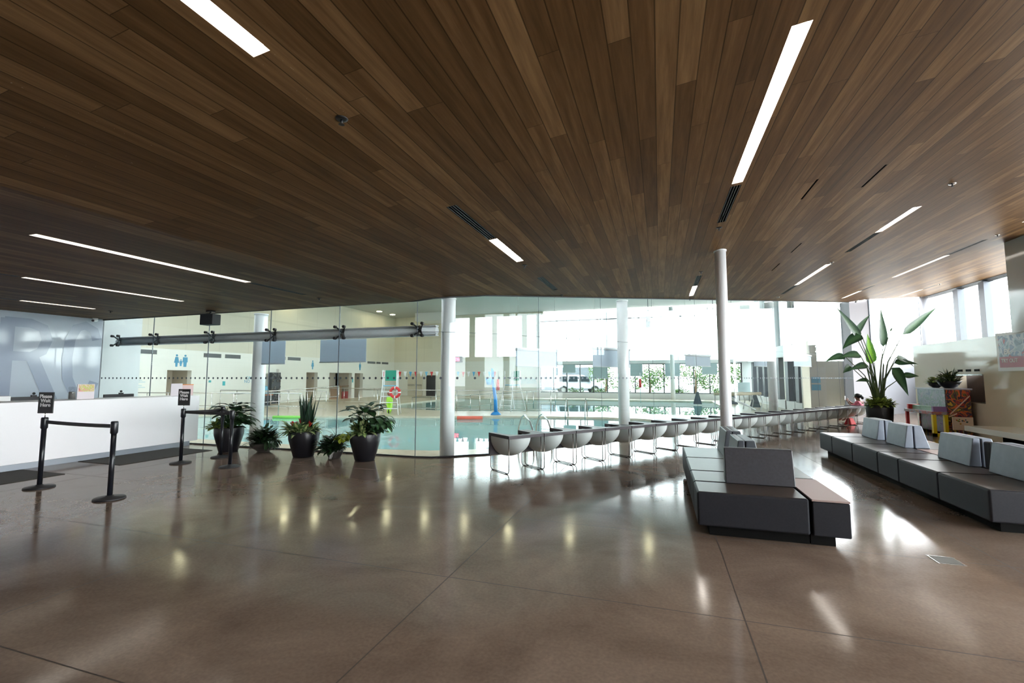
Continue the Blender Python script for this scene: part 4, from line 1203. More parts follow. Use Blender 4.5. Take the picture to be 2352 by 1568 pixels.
# ================================================================== PLANTS
def rosette(m, c, n, L, Wd, el=(20, 75), droop=.7, seg=5, rad=0.0, shape=.45, az=None, rnd=random):
    for k in range(n):
        a = rnd.uniform(0, 2 * math.pi) if az is None else rnd.uniform(*az)
        e = R(rnd.uniform(*el)); l = L * rnd.uniform(.7, 1.15)
        b = Vector(c) + Vector((math.cos(a), math.sin(a), 0)) * rnd.uniform(0, rad)
        m.leaf(b, (math.cos(a) * math.cos(e), math.sin(a) * math.cos(e), math.sin(e)), l, Wd * rnd.uniform(.8, 1.2), droop, .25, seg, shape)
    return m
def stalked(m, st, c, n, H, L, Wd, spread, az=None, droop=1.2):
    for k in range(n):
        a = random.uniform(0, 6.283) if az is None else random.uniform(*az)
        h = H * random.uniform(.45, 1.0); s_ = spread * random.uniform(.3, 1)
        b = Vector(c); tip = b + Vector((math.cos(a) * s_, math.sin(a) * s_, h))
        mid = b.lerp(tip, .5) + Vector((-math.cos(a) * s_ * .15, -math.sin(a) * s_ * .15, h * .1))
        st.tube([b, mid, tip], [.005, .004, .003], 5)
        m.leaf(tip, (math.cos(a), math.sin(a), random.uniform(-.1, .7)), L * random.uniform(.8, 1.15), Wd * random.uniform(.8, 1.15), droop, .2, 6, .4)
def fern(m, c, n, L, az=None):
    for k in range(n):
        a = random.uniform(0, 6.283) if az is None else random.uniform(*az)
        e = R(random.uniform(15, 80)); l = L * random.uniform(.7, 1.1)
        p = Vector(c); d = Vector((math.cos(a) * math.cos(e), math.sin(a) * math.cos(e), math.sin(e)))
        N = 12
        for i in range(N):
            p = p + d * l / N; d = (d + Vector((0, 0, -.13))).normalized()
            sd = d.cross(Vector((0, 0, 1))).normalized()
            w_ = .085 * math.sin(math.pi * (i + 1.5) / (N + 1.5)) + .01
            for s_ in (-1, 1): m.leaf(p, (sd * s_ + d * .5), w_, .014, .3, .0, 2, .45)
def bushy(m, c, n, rx, rz, L, Wd, droop=.8, seg=4, out=.6):
    for k in range(n):
        a = random.uniform(0, 6.283); e = math.asin(random.uniform(0, 1)); r = random.uniform(.35, 1.0)
        o = Vector((math.cos(a) * math.cos(e) * rx * r, math.sin(a) * math.cos(e) * rx * r, math.sin(e) * rz * r))
        d = Vector((math.cos(a + random.uniform(-.6, .6)) * out, math.sin(a + random.uniform(-.6, .6)) * out, random.uniform(-.1, .8)))
        m.leaf(Vector(c) + o * .75, d, L * random.uniform(.7, 1.2), Wd * random.uniform(.8, 1.2), droop, .15, seg, .4)
    return m
def planter(name, lab, x, y, rim, base, h, m=None):
    t = thing(name, lab, 'potted plant', (x, y, 0))
    prof = [(base * .96, 0), (base, .02), (base + (rim - base) * .45, h * .35), (rim * .985, h * .7), (rim, h * .97), (rim * .985, h), (rim * .93, h), (rim * .91, h - .05), (0.001, h - .05)]
    part('pot', MB().lathe(prof, 40, cap=True), m or M_pot, t)
    part('soil', MB().lathe([(rim * .91, h - .06), (rim * .9, h - .045)], 28), M_soil, t)
    return t
random.seed(11)
P1 = planter('potted_plant', 'tall black planter behind the belt posts, nearest the counter, broad dark leaves', -9.03, 7.72, .29, .19, .53)
m = MB(); st = MB(); stalked(m, st, (.05, 0, .5), 46, .52, .30, .17, .24, droop=.9); stalked(m, st, (.1, 0, .5), 24, .25, .28, .14, .32, az=(-.9, .9)); bushy(m, (.08, 0, .55), 60, .26, .34, .24, .12)
part('stems', st, M_stem, P1); part('foliage', m, M_dleaf, P1)
part('foliage', bushy(MB(), (-.14, -.12, .50), 90, .22, .18, .20, .09), M_lleaf, P1, label='yellow-green low leaves')
P2 = planter('potted_plant', 'low dark bowl with a bushy trailing plant between the first two tall planters', -8.30, 7.96, .27, .13, .19, M_bowlpot)
m = MB(); bushy(m, (0, 0, .20), 420, .38, .42, .17, .065); fern(m, (0, 0, .2), 18, .46)
part('foliage', m, M_dleaf, P2)
m = MB(); rosette(m, (.24, -.08, .24), 46, .22, .06, (-30, 30), 2.2, 5, .10, az=(-1.4, .8)); part('trailing_leaves', m, M_dleaf, P2)
P3 = planter('potted_plant', 'tall black planter in the middle with upright blades and red flowers', -6.98, 7.70, .30, .20, .52)
part('foliage', rosette(bushy(MB(), (-.02, -.04, .50), 120, .30, .20, .20, .10), (-.04, -.05, .50), 90, .32, .11, (0, 65), .9, 5, .24), M_vleaf, P3, label='cream variegated leaves')
m = MB()
for k in range(22):
    a = random.uniform(0, 6.28); rr_ = random.uniform(0, .1)
    m.leaf((.06 + rr_ * math.cos(a), rr_ * math.sin(a), .48), (random.uniform(-.22, .22), random.uniform(-.22, .22), 1), random.uniform(.55, .88), .07, .0, .5, 7, .30)
part('upright_blades', m, M_sleaf, P3)
m = MB(); 
for (dx, dz) in ((-.22, .66), (-.02, .72), (.20, .66), (.05, .60)): rosette(m, (dx, -.08, dz - .04), 9, .12, .032, (45, 88), .2, 4, .015)
part('red_flowers', m, M_redleaf, P3)
fl = MB()
rosette(fl, (.25, 0, .5), 14, .42, .022, (10, 60), 1.3, 6, .06, az=(-1.2, 1.2)); part('arching_blades', fl, M_sleaf, P3)
P4 = planter('potted_plant', 'small dark bowl with ferns and pale trailing roots between the two right planters', -6.28, 7.78, .17, .12, .18, M_bowlpot)
m = MB(); fern(m, (0, 0, .22), 54, .46); bushy(m, (-.05, -.05, .14), 300, .32, .40, .16, .07)
part('foliage', m, M_dleaf, P4)
part('golden_leaves', rosette(MB(), (.26, -.08, .42), 50, .11, .09, (-60, 60), 1.2, 4, .14), M_gold, P4, label='golden green heart leaves')
part('arching_blades', rosette(MB(), (.1, 0, .2), 20, .5, .03, (25, 80), 1.6, 7, .03), M_sleaf, P4)
rt = MB()
for k in range(5):
    a = random.uniform(-2.2, -.9); rt.tube([(.12, -.1, .2), (.12 + .1 * math.cos(a), -.12 + .1 * math.sin(a), .12), (.12 + .09 * math.cos(a), -.14 + .12 * math.sin(a), .02)], .004, 5)
part('pale_roots', rt, M_white, P4)
P5 = planter('potted_plant', 'tall black planter farthest right with large dark leaves and variegated leaves', -5.52, 7.72, .29, .19, .53)
m = MB(); st = MB(); stalked(m, st, (-.05, .02, .5), 34, .58, .27, .19, .24, droop=.9); stalked(m, st, (.12, 0, .5), 60, .36, .22, .12, .34, az=(-.9, .9), droop=1.8); bushy(m, (.16, 0, .55), 110, .30, .30, .17, .10, 1.4)
part('stems', st, M_stem, P5); part('foliage', m, M_dleaf, P5)
part('variegated_leaves', rosette(MB(), (.03, -.16, .54), 80, .28, .10, (5, 80), .8, 5, .12), M_vleaf, P5, label='cream striped leaves')
part('golden_leaves', rosette(MB(), (-.27, -.1, .50), 18, .09, .07, (-60, 50), 1.2, 4, .10), M_gold, P5)

# bird of paradise
pb = Vector((6.22, 16.40, 0))
bp_ = thing('bird_of_paradise', 'tall bird of paradise plant in a black planter at the end of the seat row', 'potted plant', tuple(pb))
prof = [(.235, 0), (.25, .02), (.31, .35), (.335, .70), (.335, .80), (.31, .80), (.30, .75), (.001, .75)]
part('pot', MB().lathe(prof, 40), M_pot, bp_)
part('soil', MB().lathe([(.30, .74), (.30, .76)], 28), M_soil, bp_)
CAMX = Vector((math.cos(YAW), math.sin(YAW), 0))
leaves = [  # base, tip, width, droop-normal sign, material
    ((5.74, 16.10, 2.77), (5.09, 15.81, 3.70), .26, .10), ((5.62, 16.14, 2.90), (6.05, 16.23, 3.50), .20, .5),
    ((5.74, 16.00, 2.86), (5.20, 15.85, 2.46), .36, .6), ((6.05, 16.36, 2.02), (5.99, 16.28, 2.90), .36, .2),
    ((6.42, 16.43, 2.54), (6.37, 16.30, 3.66), .28, .0), ((6.95, 16.48, 2.90), (8.00, 16.90, 3.72), .26, .15),
    ((5.72, 16.11, 2.27), (5.12, 15.9, 2.22), .30, .4), ((5.30, 16.02, 2.24), (4.74, 15.83, 2.10), .26, .6),
    ((5.92, 16.21, 1.98), (5.40, 16.07, 1.84), .24, .4), ((6.74, 16.48, 2.20), (7.26, 16.65, 1.90), .24, .8),
    ((6.55, 16.30, 1.90), (6.95, 16.42, 1.10), .46, .3), ((6.70, 16.5, 2.05), (7.32, 16.6, 2.02), .22, .5),
    ((6.95, 16.62, 1.66), (7.38, 16.74, 1.66), .20, .4), ((5.96, 16.27, 1.52), (5.58, 16.16, 1.50), .18, .5),
    ((5.50, 16.25, 1.95), (5.25, 16.1, 1.75), .22, .6), ((6.62, 16.42, 3.0), (6.66, 16.36, 3.12), .05, .1)]
fo = []; stm = MB()
for i, (b, tp, w_, dr) in enumerate(leaves):
    b = Vector(b) - pb; tp = Vector(tp) - pb; d = tp - b; L = d.length
    m = MB(); m.leaf(b, d + Vector((0, 0, dr * .4)) * L, L * 1.04, w_ * .95, dr, .30, 9, .12, up=Vector((.3, -1, .5)), twist=0 if i in (3, 4) else random.uniform(-.4, .4))
    part('leaf', m, M_pleaf if i != 3 else mat_leaf('painted_backlit_leaf', (.08, .26, .02), (.30, .62, .05), .35), bp_)  # one leaf has its backlight put into a brighter green
    root = Vector((random.uniform(-.12, .12), random.uniform(-.08, .08), .74)); mid = root.lerp(b, .5) + Vector((-b.x * .12, 0, .12 * (b.z - .7)))
    stm.tube([root, root.lerp(mid, .5) + Vector((0, 0, .08)), mid, mid.lerp(b, .6), b], [.022, .018, .014, .011, .009], 7)
for k in range(9):
    a = random.uniform(0, 6.28); stm.tube([(.1 * math.cos(a), .08 * math.sin(a), .74), (.13 * math.cos(a), .1 * math.sin(a), 1.15), (.25 * math.cos(a), .15 * math.sin(a), random.uniform(1.5, 2.2))], [.035, .025, .008], 7)
part('stems', stm, M_stem, bp_)
m = MB(); bushy(m, (0, 0, .78), 330, .42, .26, .20, .10, .9)
part('underplanting', m, M_lleaf, bp_, label='yellow-green leaves around the stems')
# two bowls on the piano
for dx, dy, s_, lab in ((7.72, 16.62, .75, 'smaller dark bowl of plants on the far half of the piano'), (7.68, 15.88, 1.0, 'larger dark bowl of spiky plants on the near half of the piano')):
    t = thing('plant_bowl', lab, 'potted plant', (dx, dy, 1.322))
    part('bowl', MB().lathe([(.10 * s_, 0), (.20 * s_, .08 * s_), (.27 * s_, .2 * s_), (.25 * s_, .2 * s_), (.001, .17 * s_)], 28), M_pot, t)
    m = MB(); bushy(m, (0, 0, .14 * s_), 190, .34 * s_, .36 * s_, .17 * s_, .06)
    part('foliage', m, M_lleaf if s_ < 1 else mat_leaf('mixed_leaf', (.035, .07, .02), (.10, .15, .03), .4), t)
    if s_ == 1: part('spikes', rosette(MB(), (0, 0, .2), 26, .36, .02, (60, 90), .2, 4, .08), M_sleaf, t)

# ================================================================== PERSON
def skinned(name, verts, edges, radii, m, parent, sub=1):
    me = bpy.data.meshes.new(name); me.from_pydata(verts, edges, [])
    o = bpy.data.objects.new(name, me); COL.objects.link(o); o.parent = parent
    sk = o.modifiers.new('skin', 'SKIN'); sk.use_smooth_shade = True
    me.skin_vertices.new() if not me.skin_vertices else None
    for i, r in enumerate(radii):
        me.skin_vertices[0].data[i].radius = (r, r) if not isinstance(r, tuple) else r
    me.skin_vertices[0].data[0].use_root = True
    ss = o.modifiers.new('sub', 'SUBSURF'); ss.levels = sub; ss.render_levels = sub
    me.materials.append(m)
    bpy.context.view_layer.update()
    dgp = bpy.context.evaluated_depsgraph_get()
    nm_ = bpy.data.meshes.new_from_object(o.evaluated_get(dgp))
    o.modifiers.clear(); o.data = nm_
    for p in nm_.polygons: p.use_smooth = True
    if not nm_.materials: nm_.materials.append(m)
    return o
pc = r0 + U_ * .745 * 20.45 + V_ * .34
# local frame: +y looks toward the pool (the way the person faces)
pe = thing('person', 'person in a pink top sitting in the seat row, hair tied back, hands raised', 'person', (pc.x, pc.y, 0), ANG)
bv = [(0, 0, .36), (0, -.02, .50), (0, -.01, .66), (0, .01, .76), (0, .03, .83), (0, .05, .90), (0, .06, .98),      # 0-6 pelvis..crown
      (.15, .0, .74), (.20, .10, .60), (.12, .30, .70), (.10, .36, .78),      # 7-10 right arm raised
      (-.15, .0, .74), (-.20, .10, .60), (-.10, .28, .68), (-.06, .33, .75),  # 11-14 left arm
      (.10, .10, .37), (.11, .42, .42), (.11, .50, .10), (.11, .62, .05),      # 15-18 leg
      (-.10, .10, .37), (-.11, .42, .42), (-.10, .56, .12), (-.10, .68, .05)]
be = [(0, 1), (1, 2), (2, 3), (3, 4), (4, 5), (5, 6), (3, 7), (7, 8), (8, 9), (9, 10), (3, 11), (11, 12), (12, 13), (13, 14), (0, 15), (15, 16), (16, 17), (17, 18), (0, 19), (19, 20), (20, 21), (21, 22)]
br = [(.15, .12), (.13, .10), (.14, .10), (.09, .07), (.05, .05), (.085, .09), (.07, .08), .055, .045, .03, .028, .055, .045, .03, .028, .085, .06, .045, .035, .085, .06, .045, .035]
body = skinned('body', bv, be, br, M_skin, pe, 2)
fg = MB()
for sx, (hx, hy, hz) in ((1, (.10, .36, .78)), (-1, (-.06, .33, .75))):
    fg.ball((hx, hy + .02, hz + .03), .036, 10, 8, (.8, .5, 1.1))
    for k in range(4):
        ox = (k - 1.5) * .017
        fg.tube([(hx + ox, hy + .02, hz + .06), (hx + ox, hy + .04, hz + .095 - abs(k - 1.4) * .004), (hx + ox, hy + .065, hz + .10 - abs(k - 1.4) * .006)], [.009, .008, .006], 6)
    fg.tube([(hx - sx * .03, hy + .02, hz + .02), (hx - sx * .05, hy + .045, hz + .045), (hx - sx * .045, hy + .07, hz + .06)], [.010, .009, .007], 6)
# face: nose, mouth, ears, on the +y side of the head
fg.ball((0, .148, .915), .016, 8, 6, (.8, 1, 1.2)); fg.ball((.088, .05, .92), .02, 8, 6, (.5, 1, 1.4)); fg.ball((-.088, .05, .92), .02, 8, 6, (.5, 1, 1.4))
part('hands_and_face', fg, M_skin, pe)
part('eyes', MB().ball((.032, .132, .94), .010, 8, 6).ball((-.032, .132, .94), .010, 8, 6), M_white, pe)
part('mouth', MB().ball((0, .138, .875), .018, 8, 6, (1.2, .4, .4)), mat('lips', (.35, .10, .10), .5), pe)
part('hair', MB().ball((0, .035, .965), .105, 20, 14, (1, 1.05, .86)).ball((0, -.055, .955), .06, 14, 10).ball((0, -.10, .90), .05, 14, 10, (1, 1, 1.2)), M_hair, pe)
skinned('pink_top', [(0, -.01, .38), (0, -.02, .52), (0, -.01, .66), (0, .0, .755), (.155, .0, .735), (.205, .09, .61), (-.155, .0, .735), (-.205, .09, .61), (.16, .2, .65), (-.155, .19, .64)],
        [(0, 1), (1, 2), (2, 3), (3, 4), (4, 5), (3, 6), (6, 7), (5, 8), (7, 9)], [(.17, .14), (.16, .13), (.165, .125), (.10, .09), .075, .062, .075, .062, .045, .045], M_pink, pe, 2)
skinned('trousers', [(0, 0, .35), (.10, .10, .37), (.11, .42, .42), (.11, .50, .16), (-.10, .10, .37), (-.11, .42, .42), (-.10, .55, .18)],
        [(0, 1), (1, 2), (2, 3), (0, 4), (4, 5), (5, 6)], [(.165, .13), .10, .075, .065, .10, .075, .065], M_trouser, pe, 2)
single('phone', MB().box(-.035, .035, -.004, .004, 0, .15, mtx=Matrix.Translation(tuple(pc + U_ * .02 + V_ * .44 + Vector((0, 0, .80)))) @ Matrix.Rotation(ANG, 4, 'Z')), M_paper, 'pale phone held up by the person in pink', 'phone', tuple(pc + U_ * .02 + V_ * .44 + Vector((0, 0, .80))), bev=.003)
t = thing('red_bag', 'red bag on the floor under the seats beside the person', 'bag', tuple(r0 + U_ * .745 * 19.3 + V_ * .35), ANG)
part('body', MB().hexa([(-.22, -.12, 0), (.22, -.12, 0), (.22, .12, 0), (-.22, .12, 0), (-.14, -.05, .22), (.14, -.05, .22), (.14, .05, .22), (-.14, .05, .22)]), M_redbag, t, .03)
part('handle', MB().tube([(-.08, 0, .21), (-.05, 0, .225), (.05, 0, .225), (.08, 0, .21)], .008, 6), M_redbag, t)

# ================================================================== POOL FURNITURE
def railing(lab, pts, h0=.95, posts=1.25, low=.12, slope=0.0):
    a = Vector(pts[0]); t = thing('pool_railing', lab, 'railing', (a.x, a.y, 0))
    loc = [Vector(p) - Vector((a.x, a.y, 0)) for p in pts]
    top = [p + Vector((0, 0, h0)) for p in loc]
    part('top_rail', MB().tube(top, .022, 8), M_steel, t)
    part('bottom_rail', MB().tube([p + Vector((0, 0, low)) for p in loc], .014, 8), M_steel, t)
    for p, q in zip(loc, loc[1:]):
        L = (q - p).length; n = max(1, int(round(L / posts)))
        for i in range(n + (1 if q is loc[-1] else 0)):
            c_ = p.lerp(q, i / n)
            part('post', MB().cyl(tuple(c_ + Vector((0, 0, -.02 if c_.z > -.02 else -.1 - c_.z * 0))), tuple(c_ + Vector((0, 0, h0))), .018, 8), M_steel, t)
    return t
railing('long steel railing along the near side of the far pool, under the spray post', [(-15.0, 20.35, 0), (-9.4, 20.35, 0), (-4.9, 21.1, 0)], 1.0, 1.15, .1)
railing('sloping steel ramp railing in the far pool behind the long railing', [(-13.4, 23.0, -.35), (-5.2, 23.4, .1)], .85, 1.1, .25)
railing('long steel railing left of the lifeguard chair', [(-22.5, 18.6, 0), (-15.6, 18.6, 0)], .95, 1.2, .1)
railing('steel ramp railing rising behind the left planters', [(-19.0, 16.4, 0), (-15.2, 19.0, .35)], .85, 1.2, .35)
railing('steel railing left of the pool behind the counter end', [(-22.8, 14.2, 0), (-14.6, 15.9, 0)], .95, 1.1, .4)
railing('steel railing along the changing room wall', [(-21.5, 24.6, 0), (-15.9, 24.6, 0)], .95, 1.2, .1)
# curved end of the ramp railing
single('curved_rail', MB().tube([(-6.2, 21.0, 1.0), (-5.0, 21.1, 1.0), (-4.6, 21.12, .9), (-4.55, 21.14, .7), (-4.8, 21.12, .5), (-6.0, 21.0, .3)], .02, 8), M_steel, 'curved steel rail end right of the spray post', 'rail', (-5, 21, 1)) if False else None
def grab(lab, x, y, rz, h=.75, d=.75):
    t = thing('grab_rail', lab, 'grab rail', (x, y, 0), rz, 'pool ladder grab rails')
    part('tube', MB().tube([(0, -.02, 0), (0, -.02, h * .45), (0, .12, h * .8), (0, .32, h), (0, .45, h * .9), (0, .55, h * .55), (0, .58, .1), (0, .58, -.25)], .02, 8), M_steel, t)
    part('flange', MB().lathe([(.045, 0), (.045, .012)], 14, (0, -.02, 0)), M_steel, t)
grab('chrome grab rail behind the first tub seats, left of two', -2.85, 10.42, R(55), .72)
grab('chrome grab rail behind the first tub seats, right of two', -2.52, 10.85, R(55), .72)
grab('steel grab rail across the nearer pool, left of two', -3.75, 19.35, math.pi, .75)
grab('steel grab rail across the nearer pool, right of two', -2.95, 19.45, math.pi, .75)

def lifeguard(lab, x, y, rz, h=1.95, sc=1.0):
    t = thing('lifeguard_chair', lab, 'lifeguard chair', (x, y, 0), rz, 'lifeguard chairs on the pool deck')
    for sx in (-1, 1):
        part('leg', MB().tube([(sx * .42, -.45, 0), (sx * .30, -.20, 1.30), (sx * .30, -.20, h)], .022, 8), M_white, t)
        part('leg', MB().tube([(sx * .42, .55, 0), (sx * .30, .25, 1.30), (sx * .30, .28, h)], .022, 8), M_white, t)
        part('armrest', MB().tube([(sx * .30, -.20, 1.62), (sx * .30, .28, 1.62)], .018, 8), M_steel, t)
    part('seat', MB().box(-.28, .28, -.20, .26, 1.24, 1.28), M_bluetxt, t, .01)
    part('backrest', MB().box(-.26, .26, .24, .28, 1.48, h), M_green, t, .01)
    part('platform', MB().box(-.32, .32, -.36, -.12, .98, 1.01), M_white, t)
    for k in range(3): part('step', MB().box(-.38 + k * .03, .38 - k * .03, -.46 + k * .07, -.36 + k * .07, .26 + k * .26, .29 + k * .26), M_white, t)
    return t
lifeguard('white lifeguard chair with green back and a lifebuoy, left of the corner column', -11.45, 17.75, R(25))
lifeguard('smaller distant lifeguard chair with green back, right of the spray post', -6.9, 24.2 - 2.9, R(-30))
t = thing('lifebuoy', 'red and white ring lifebuoy on the lifeguard chair', 'lifebuoy', (-10.95, 17.35, .98), R(15))
rg = MB()
for k in range(4):
    a0 = k * math.pi / 2 + .12; pts = [(math.cos(a0 + q * 1.33 / 8) * .20, 0, math.sin(a0 + q * 1.33 / 8) * .20) for q in range(9)]
    part('red_quarter', MB().tube(pts, .062, 12), M_red, t)
    a1 = k * math.pi / 2 - .12; pts = [(math.cos(a1 + q * .24 / 3) * .20, 0, math.sin(a1 + q * .24 / 3) * .20) for q in range(4)]
    part('white_band', MB().tube(pts, .064, 12), M_white, t)
t = thing('lime_float', 'lime green pool toy figure standing under the lifeguard chair', 'pool toy', (-11.9, 18.4, 0), R(-60))
part('body', MB().tube([(-.30, 0, .08), (-.16, 0, .25), (-.05, 0, .55), (0, 0, .75)], [.10, .13, .15, .12], 12), M_lime, t)
part('arm', MB().tube([(0, 0, .62), (.22, 0, .50)], [.08, .07], 10), M_lime, t); part('arm', MB().tube([(-.02, 0, .60), (-.28, 0, .44)], [.08, .06], 10), M_lime, t)
part('leg', MB().tube([(-.02, 0, .4), (.16, 0, .2), (.30, 0, .06)], [.12, .09, .08], 10), M_lime, t)
part('head', MB().ball((.0, 0, .88), .11, 14, 10), mat('toy_brown', (.28, .10, .07), .5), t)
part('wheel', MB().cyl((.42, -.02, .09), (.42, .02, .09), .09, 14), M_black, t)
# spray post
t = thing('spray_post', 'bright blue spray post with a tipping bucket in the pool area', 'water feature', (-6.88, 18.97, 0))
part('base', MB().lathe([(.24, 0), (.20, .06), (.10, .14)], 24), M_sblue, t)
part('pole', MB().tube([(0, 0, .1), (-.02, 0, .7), (-.10, 0, 1.2), (-.14, 0, 1.55), (-.12, 0, 1.9)], [.085, .08, .07, .06, .03], 14), M_sblue, t)
part('bucket', MB().lathe([(.11, 0), (.17, .30), (.16, .30), (.1, .02)], 20, (-.32, 0, 1.30)), mat('bucket_blue', (.12, .42, .70), .35), t)
part('fin', MB().box(-.22, -.12, -.01, .01, 1.66, 2.02), mat('bucket_blue', (.12, .42, .70), .35), t)
# red foam in pool, green foam
single('foam_mat', MB().tube([(-7.9, 17.15, -.03), (-6.9, 17.45, -.03)], .09, 10), mat('coral_foam', (.70, .14, .09), .6), 'long coral red foam float at the pool edge right of the column', 'float', (-7.4, 17.3, -.03))
single('foam_mat', MB().tube([(-15.4, 15.2, -.03), (-14.2, 15.5, -.03)], .07, 10), mat('green_foam', (.22, .60, .10), .6), 'green foam float at the pool edge behind the middle planter', 'float', (-14.8, 15.3, -.03))

# west wall fixtures
vn = [(14.81, 15.89, 2.77, 2.97), (18.32, 19.35, 2.73, 2.95), (19.6, 20.6, 2.73, 2.95), (23.2, 24.0, 2.79, 3.0), (24.2, 25.33, 2.79, 3.0), (32.9, 34.0, 2.84, 3.02), (34.2, 34.8, 2.84, 3.02), (35.0, 36.0, 2.84, 3.02)]
vl = ['nearest the counter, at the far left', 'right of the family sign, first of two', 'right of the family sign, second of two', 'left half of the pair before the women sign', 'right half of the pair before the women sign', 'first of three before the hall corner', 'middle of three before the hall corner', 'last of three before the hall corner']
for (a, b, z0, z1), l in zip(vn, vl):
    t = thing('wall_vent', 'grey vent high on the pool wall, ' + l, 'vent', (-23.5, (a + b) / 2, (z0 + z1) / 2), group='vents on the pool hall wall')
    w2 = (b - a) / 2; h2 = (z1 - z0) / 2
    part('frame', MB().box(0, .015, -w2, w2, -h2, h2), M_vent, t)
    sl = MB()
    for k in range(5): sl.box(.015, .022, -w2 + .03, w2 - .03, -h2 + h2 * 2 * (k + .3) / 5, -h2 + h2 * 2 * (k + .7) / 5)
    part('blades', sl, M_fin, t)
def figure(parent, y, s, skirt=False, arms=True):
    """flat pictogram on the wall, local y along the wall, z up"""
    m = MB(); q = Matrix.Rotation(R(90), 4, 'Y')
    m.cyl((.0, y, .50 * s), (.008, y, .50 * s), .055 * s, 16, smooth=False)
    if skirt: body_ = [(-.07, .42), (.07, .42), (.11, .20), (.13, .12), (.06, .12), (.05, -.08), (-.05, -.08), (-.06, .12), (-.13, .12), (-.11, .20)]
    else: body_ = [(-.12, .42), (.12, .42), (.13, .16), (.09, .16), (.07, -.08), (-.07, -.08), (-.09, .16), (-.13, .16)]
    n = len(body_); v = [(0, y + p[0] * s, p[1] * s) for p in body_] + [(.008, y + p[0] * s, p[1] * s) for p in body_]
    m.add(v, [tuple(range(n)), tuple(reversed(range(n, 2 * n)))] + [(i, n + i, n + (i + 1) % n, (i + 1) % n) for i in range(n)])
    return part('figure', m, M_blue, parent)
t = thing('family_sign', 'blue family pictogram above the left doorway', 'sign', (-23.5, 17.1, 2.26)); figure(t, -.22, 1.0, True); figure(t, .22, 1.0); figure(t, 0, .55)
t = thing('women_sign', 'blue pictogram of a woman above the doorway behind the middle planter', 'sign', (-23.5, 26.5, 2.30)); figure(t, 0, 1.0, True)
t = thing('men_sign', 'blue pictogram of a man above the doorway left of the lifeguard chair', 'sign', (-23.5, 31.9, 2.32)); figure(t, 0, 1.0)
def textthing(name, lab, body_, size, loc, rz, m=M_bluetxt, line=1.0):
    t = thing(name, lab, 'sign', loc)
    text_mesh('lettering', body_, size, m, t, (0, 0, 0), (R(90), 0, rz), line=line)
    return t
textthing('caution_sign', 'blue CAUTION NO DIVING lettering on the far wall', 'CAUTION\nNO DIVING', .30, (-10.55, 36.985, 1.33), 0, line=.8)
textthing('caution_sign', 'blue CAUTION NO DIVING lettering by the column on the changing room wall', 'CAUTION\nNO DIVING', .26, (-23.49, 21.6, 1.50), R(90), line=.8)
for (y, z, w_, h_, lab) in ((14.9, 1.35, 1.1, .42, 'pale blue rules text panel left of the family doorway'), ):
    t = thing('rules_text', lab, 'sign', (-23.5, y, z))
    b = MB()
    for k in range(5): b.box(0, .006, -w_ / 2, w_ / 2 - (k % 3) * .15, -h_ / 2 + k * h_ / 5, -h_ / 2 + k * h_ / 5 + .035)
    part('text_lines', b, mat('pale_blue_text', (.45, .60, .65), .6), t)
for (y, z, lab) in ((18.3, 1.38, 'small teal notice right of the family doorway'), (24.0, 1.5, 'tiny teal plate left of the women doorway'), (30.6, 1.4, 'small teal sign left of the men doorway')):
    pass
for (y, z, w_, h_, c_, lab) in ((18.75, 1.42, .14, .12, (.05, .35, .38), 'tiny dark teal plate near the family doorway'), (19.6, 1.30, .16, .24, (.05, .45, .50), 'small teal notice between the family doorway and the column'), (31.0, 1.40, .12, .30, (.05, .40, .45), 'small teal sign beside the men doorway'), (14.9, 2.15, .22, .22, (.60, .57, .52), 'small square alarm box above the rules text'), (23.4, 2.08, .2, .2, (.58, .55, .52), 'small square alarm box right of the column')):
    single('wall_plate', MB().box(-23.5, -23.48, y - w_ / 2, y + w_ / 2, z - h_ / 2, z + h_ / 2), mat('plate_%.1f' % y, c_, .5), lab, 'sign', (-23.5, y, z), bev=.003)
# gear rack, bin, cabinet, benches
t = thing('gear_rack', 'tall black mesh rack of swim gear at the changing room wall', 'rack', (-23.2, 22.9, 0))
part('frame', MB().box(-.12, .12, -.35, .35, 0, 1.95), M_slot, t)
g_ = MB(); random.seed(5)
for k in range(40): g_.ball((.14, random.uniform(-.32, .32), random.uniform(.05, 1.9)), random.uniform(.04, .07), 6, 4)
part('gear', g_, M_vent, t)
t = thing('gear_bin', 'dark bin with an orange lid and equipment left of the gear rack', 'bin', (-21.9, 20.9, 0))
part('bin', MB().hexa([(-.25, -.25, 0), (.25, -.25, 0), (.25, .25, 0), (-.25, .25, 0), (-.32, -.32, .6), (.32, -.32, .6), (.32, .32, .6), (-.32, .32, .6)]), M_slot, t)
part('lid', MB().box(-.33, .33, -.33, .33, .6, .66), mat('rust_lid', (.45, .16, .08), .5), t)
part('gear', MB().ball((0, 0, .85), .24, 8, 6).ball((-.1, .15, 1.0), .16, 8, 6), M_bluetxt, t)
t = thing('cabinet', 'brown cabinet with red boxes in the wide opening', 'cabinet', (-23.9, 29.3, 0))
part('body', MB().box(-.25, .25, -.95, .6, 0, .95), M_cabinet, t); part('red_boxes', MB().box(-.2, .3, .62, 1.3, 0, .55), M_maroon, t)
part('top_board', MB().box(-.27, .3, -.95, 1.4, .95, 1.0), M_cabinet, t)
# double exit door and dark opening on the far wall
d = struct('door_2', MB().box(-22.0, -21.25, 36.93, 37.0, 0, 2.0).box(-21.23, -20.5, 36.93, 37.0, 0, 2.0), mat('cream_door', (.62, .58, .47), .4), 'cream double exit door')
struct('push_bar', MB().box(-21.95, -21.3, 36.86, 36.92, .95, 1.02).box(-21.18, -20.55, 36.86, 36.92, .95, 1.02), M_steel, parent=d)
struct('door_3', MB().box(-20.1, -19.2, 36.94, 37.0, 0, 1.85), M_slot, 'dark doorway on the far wall')
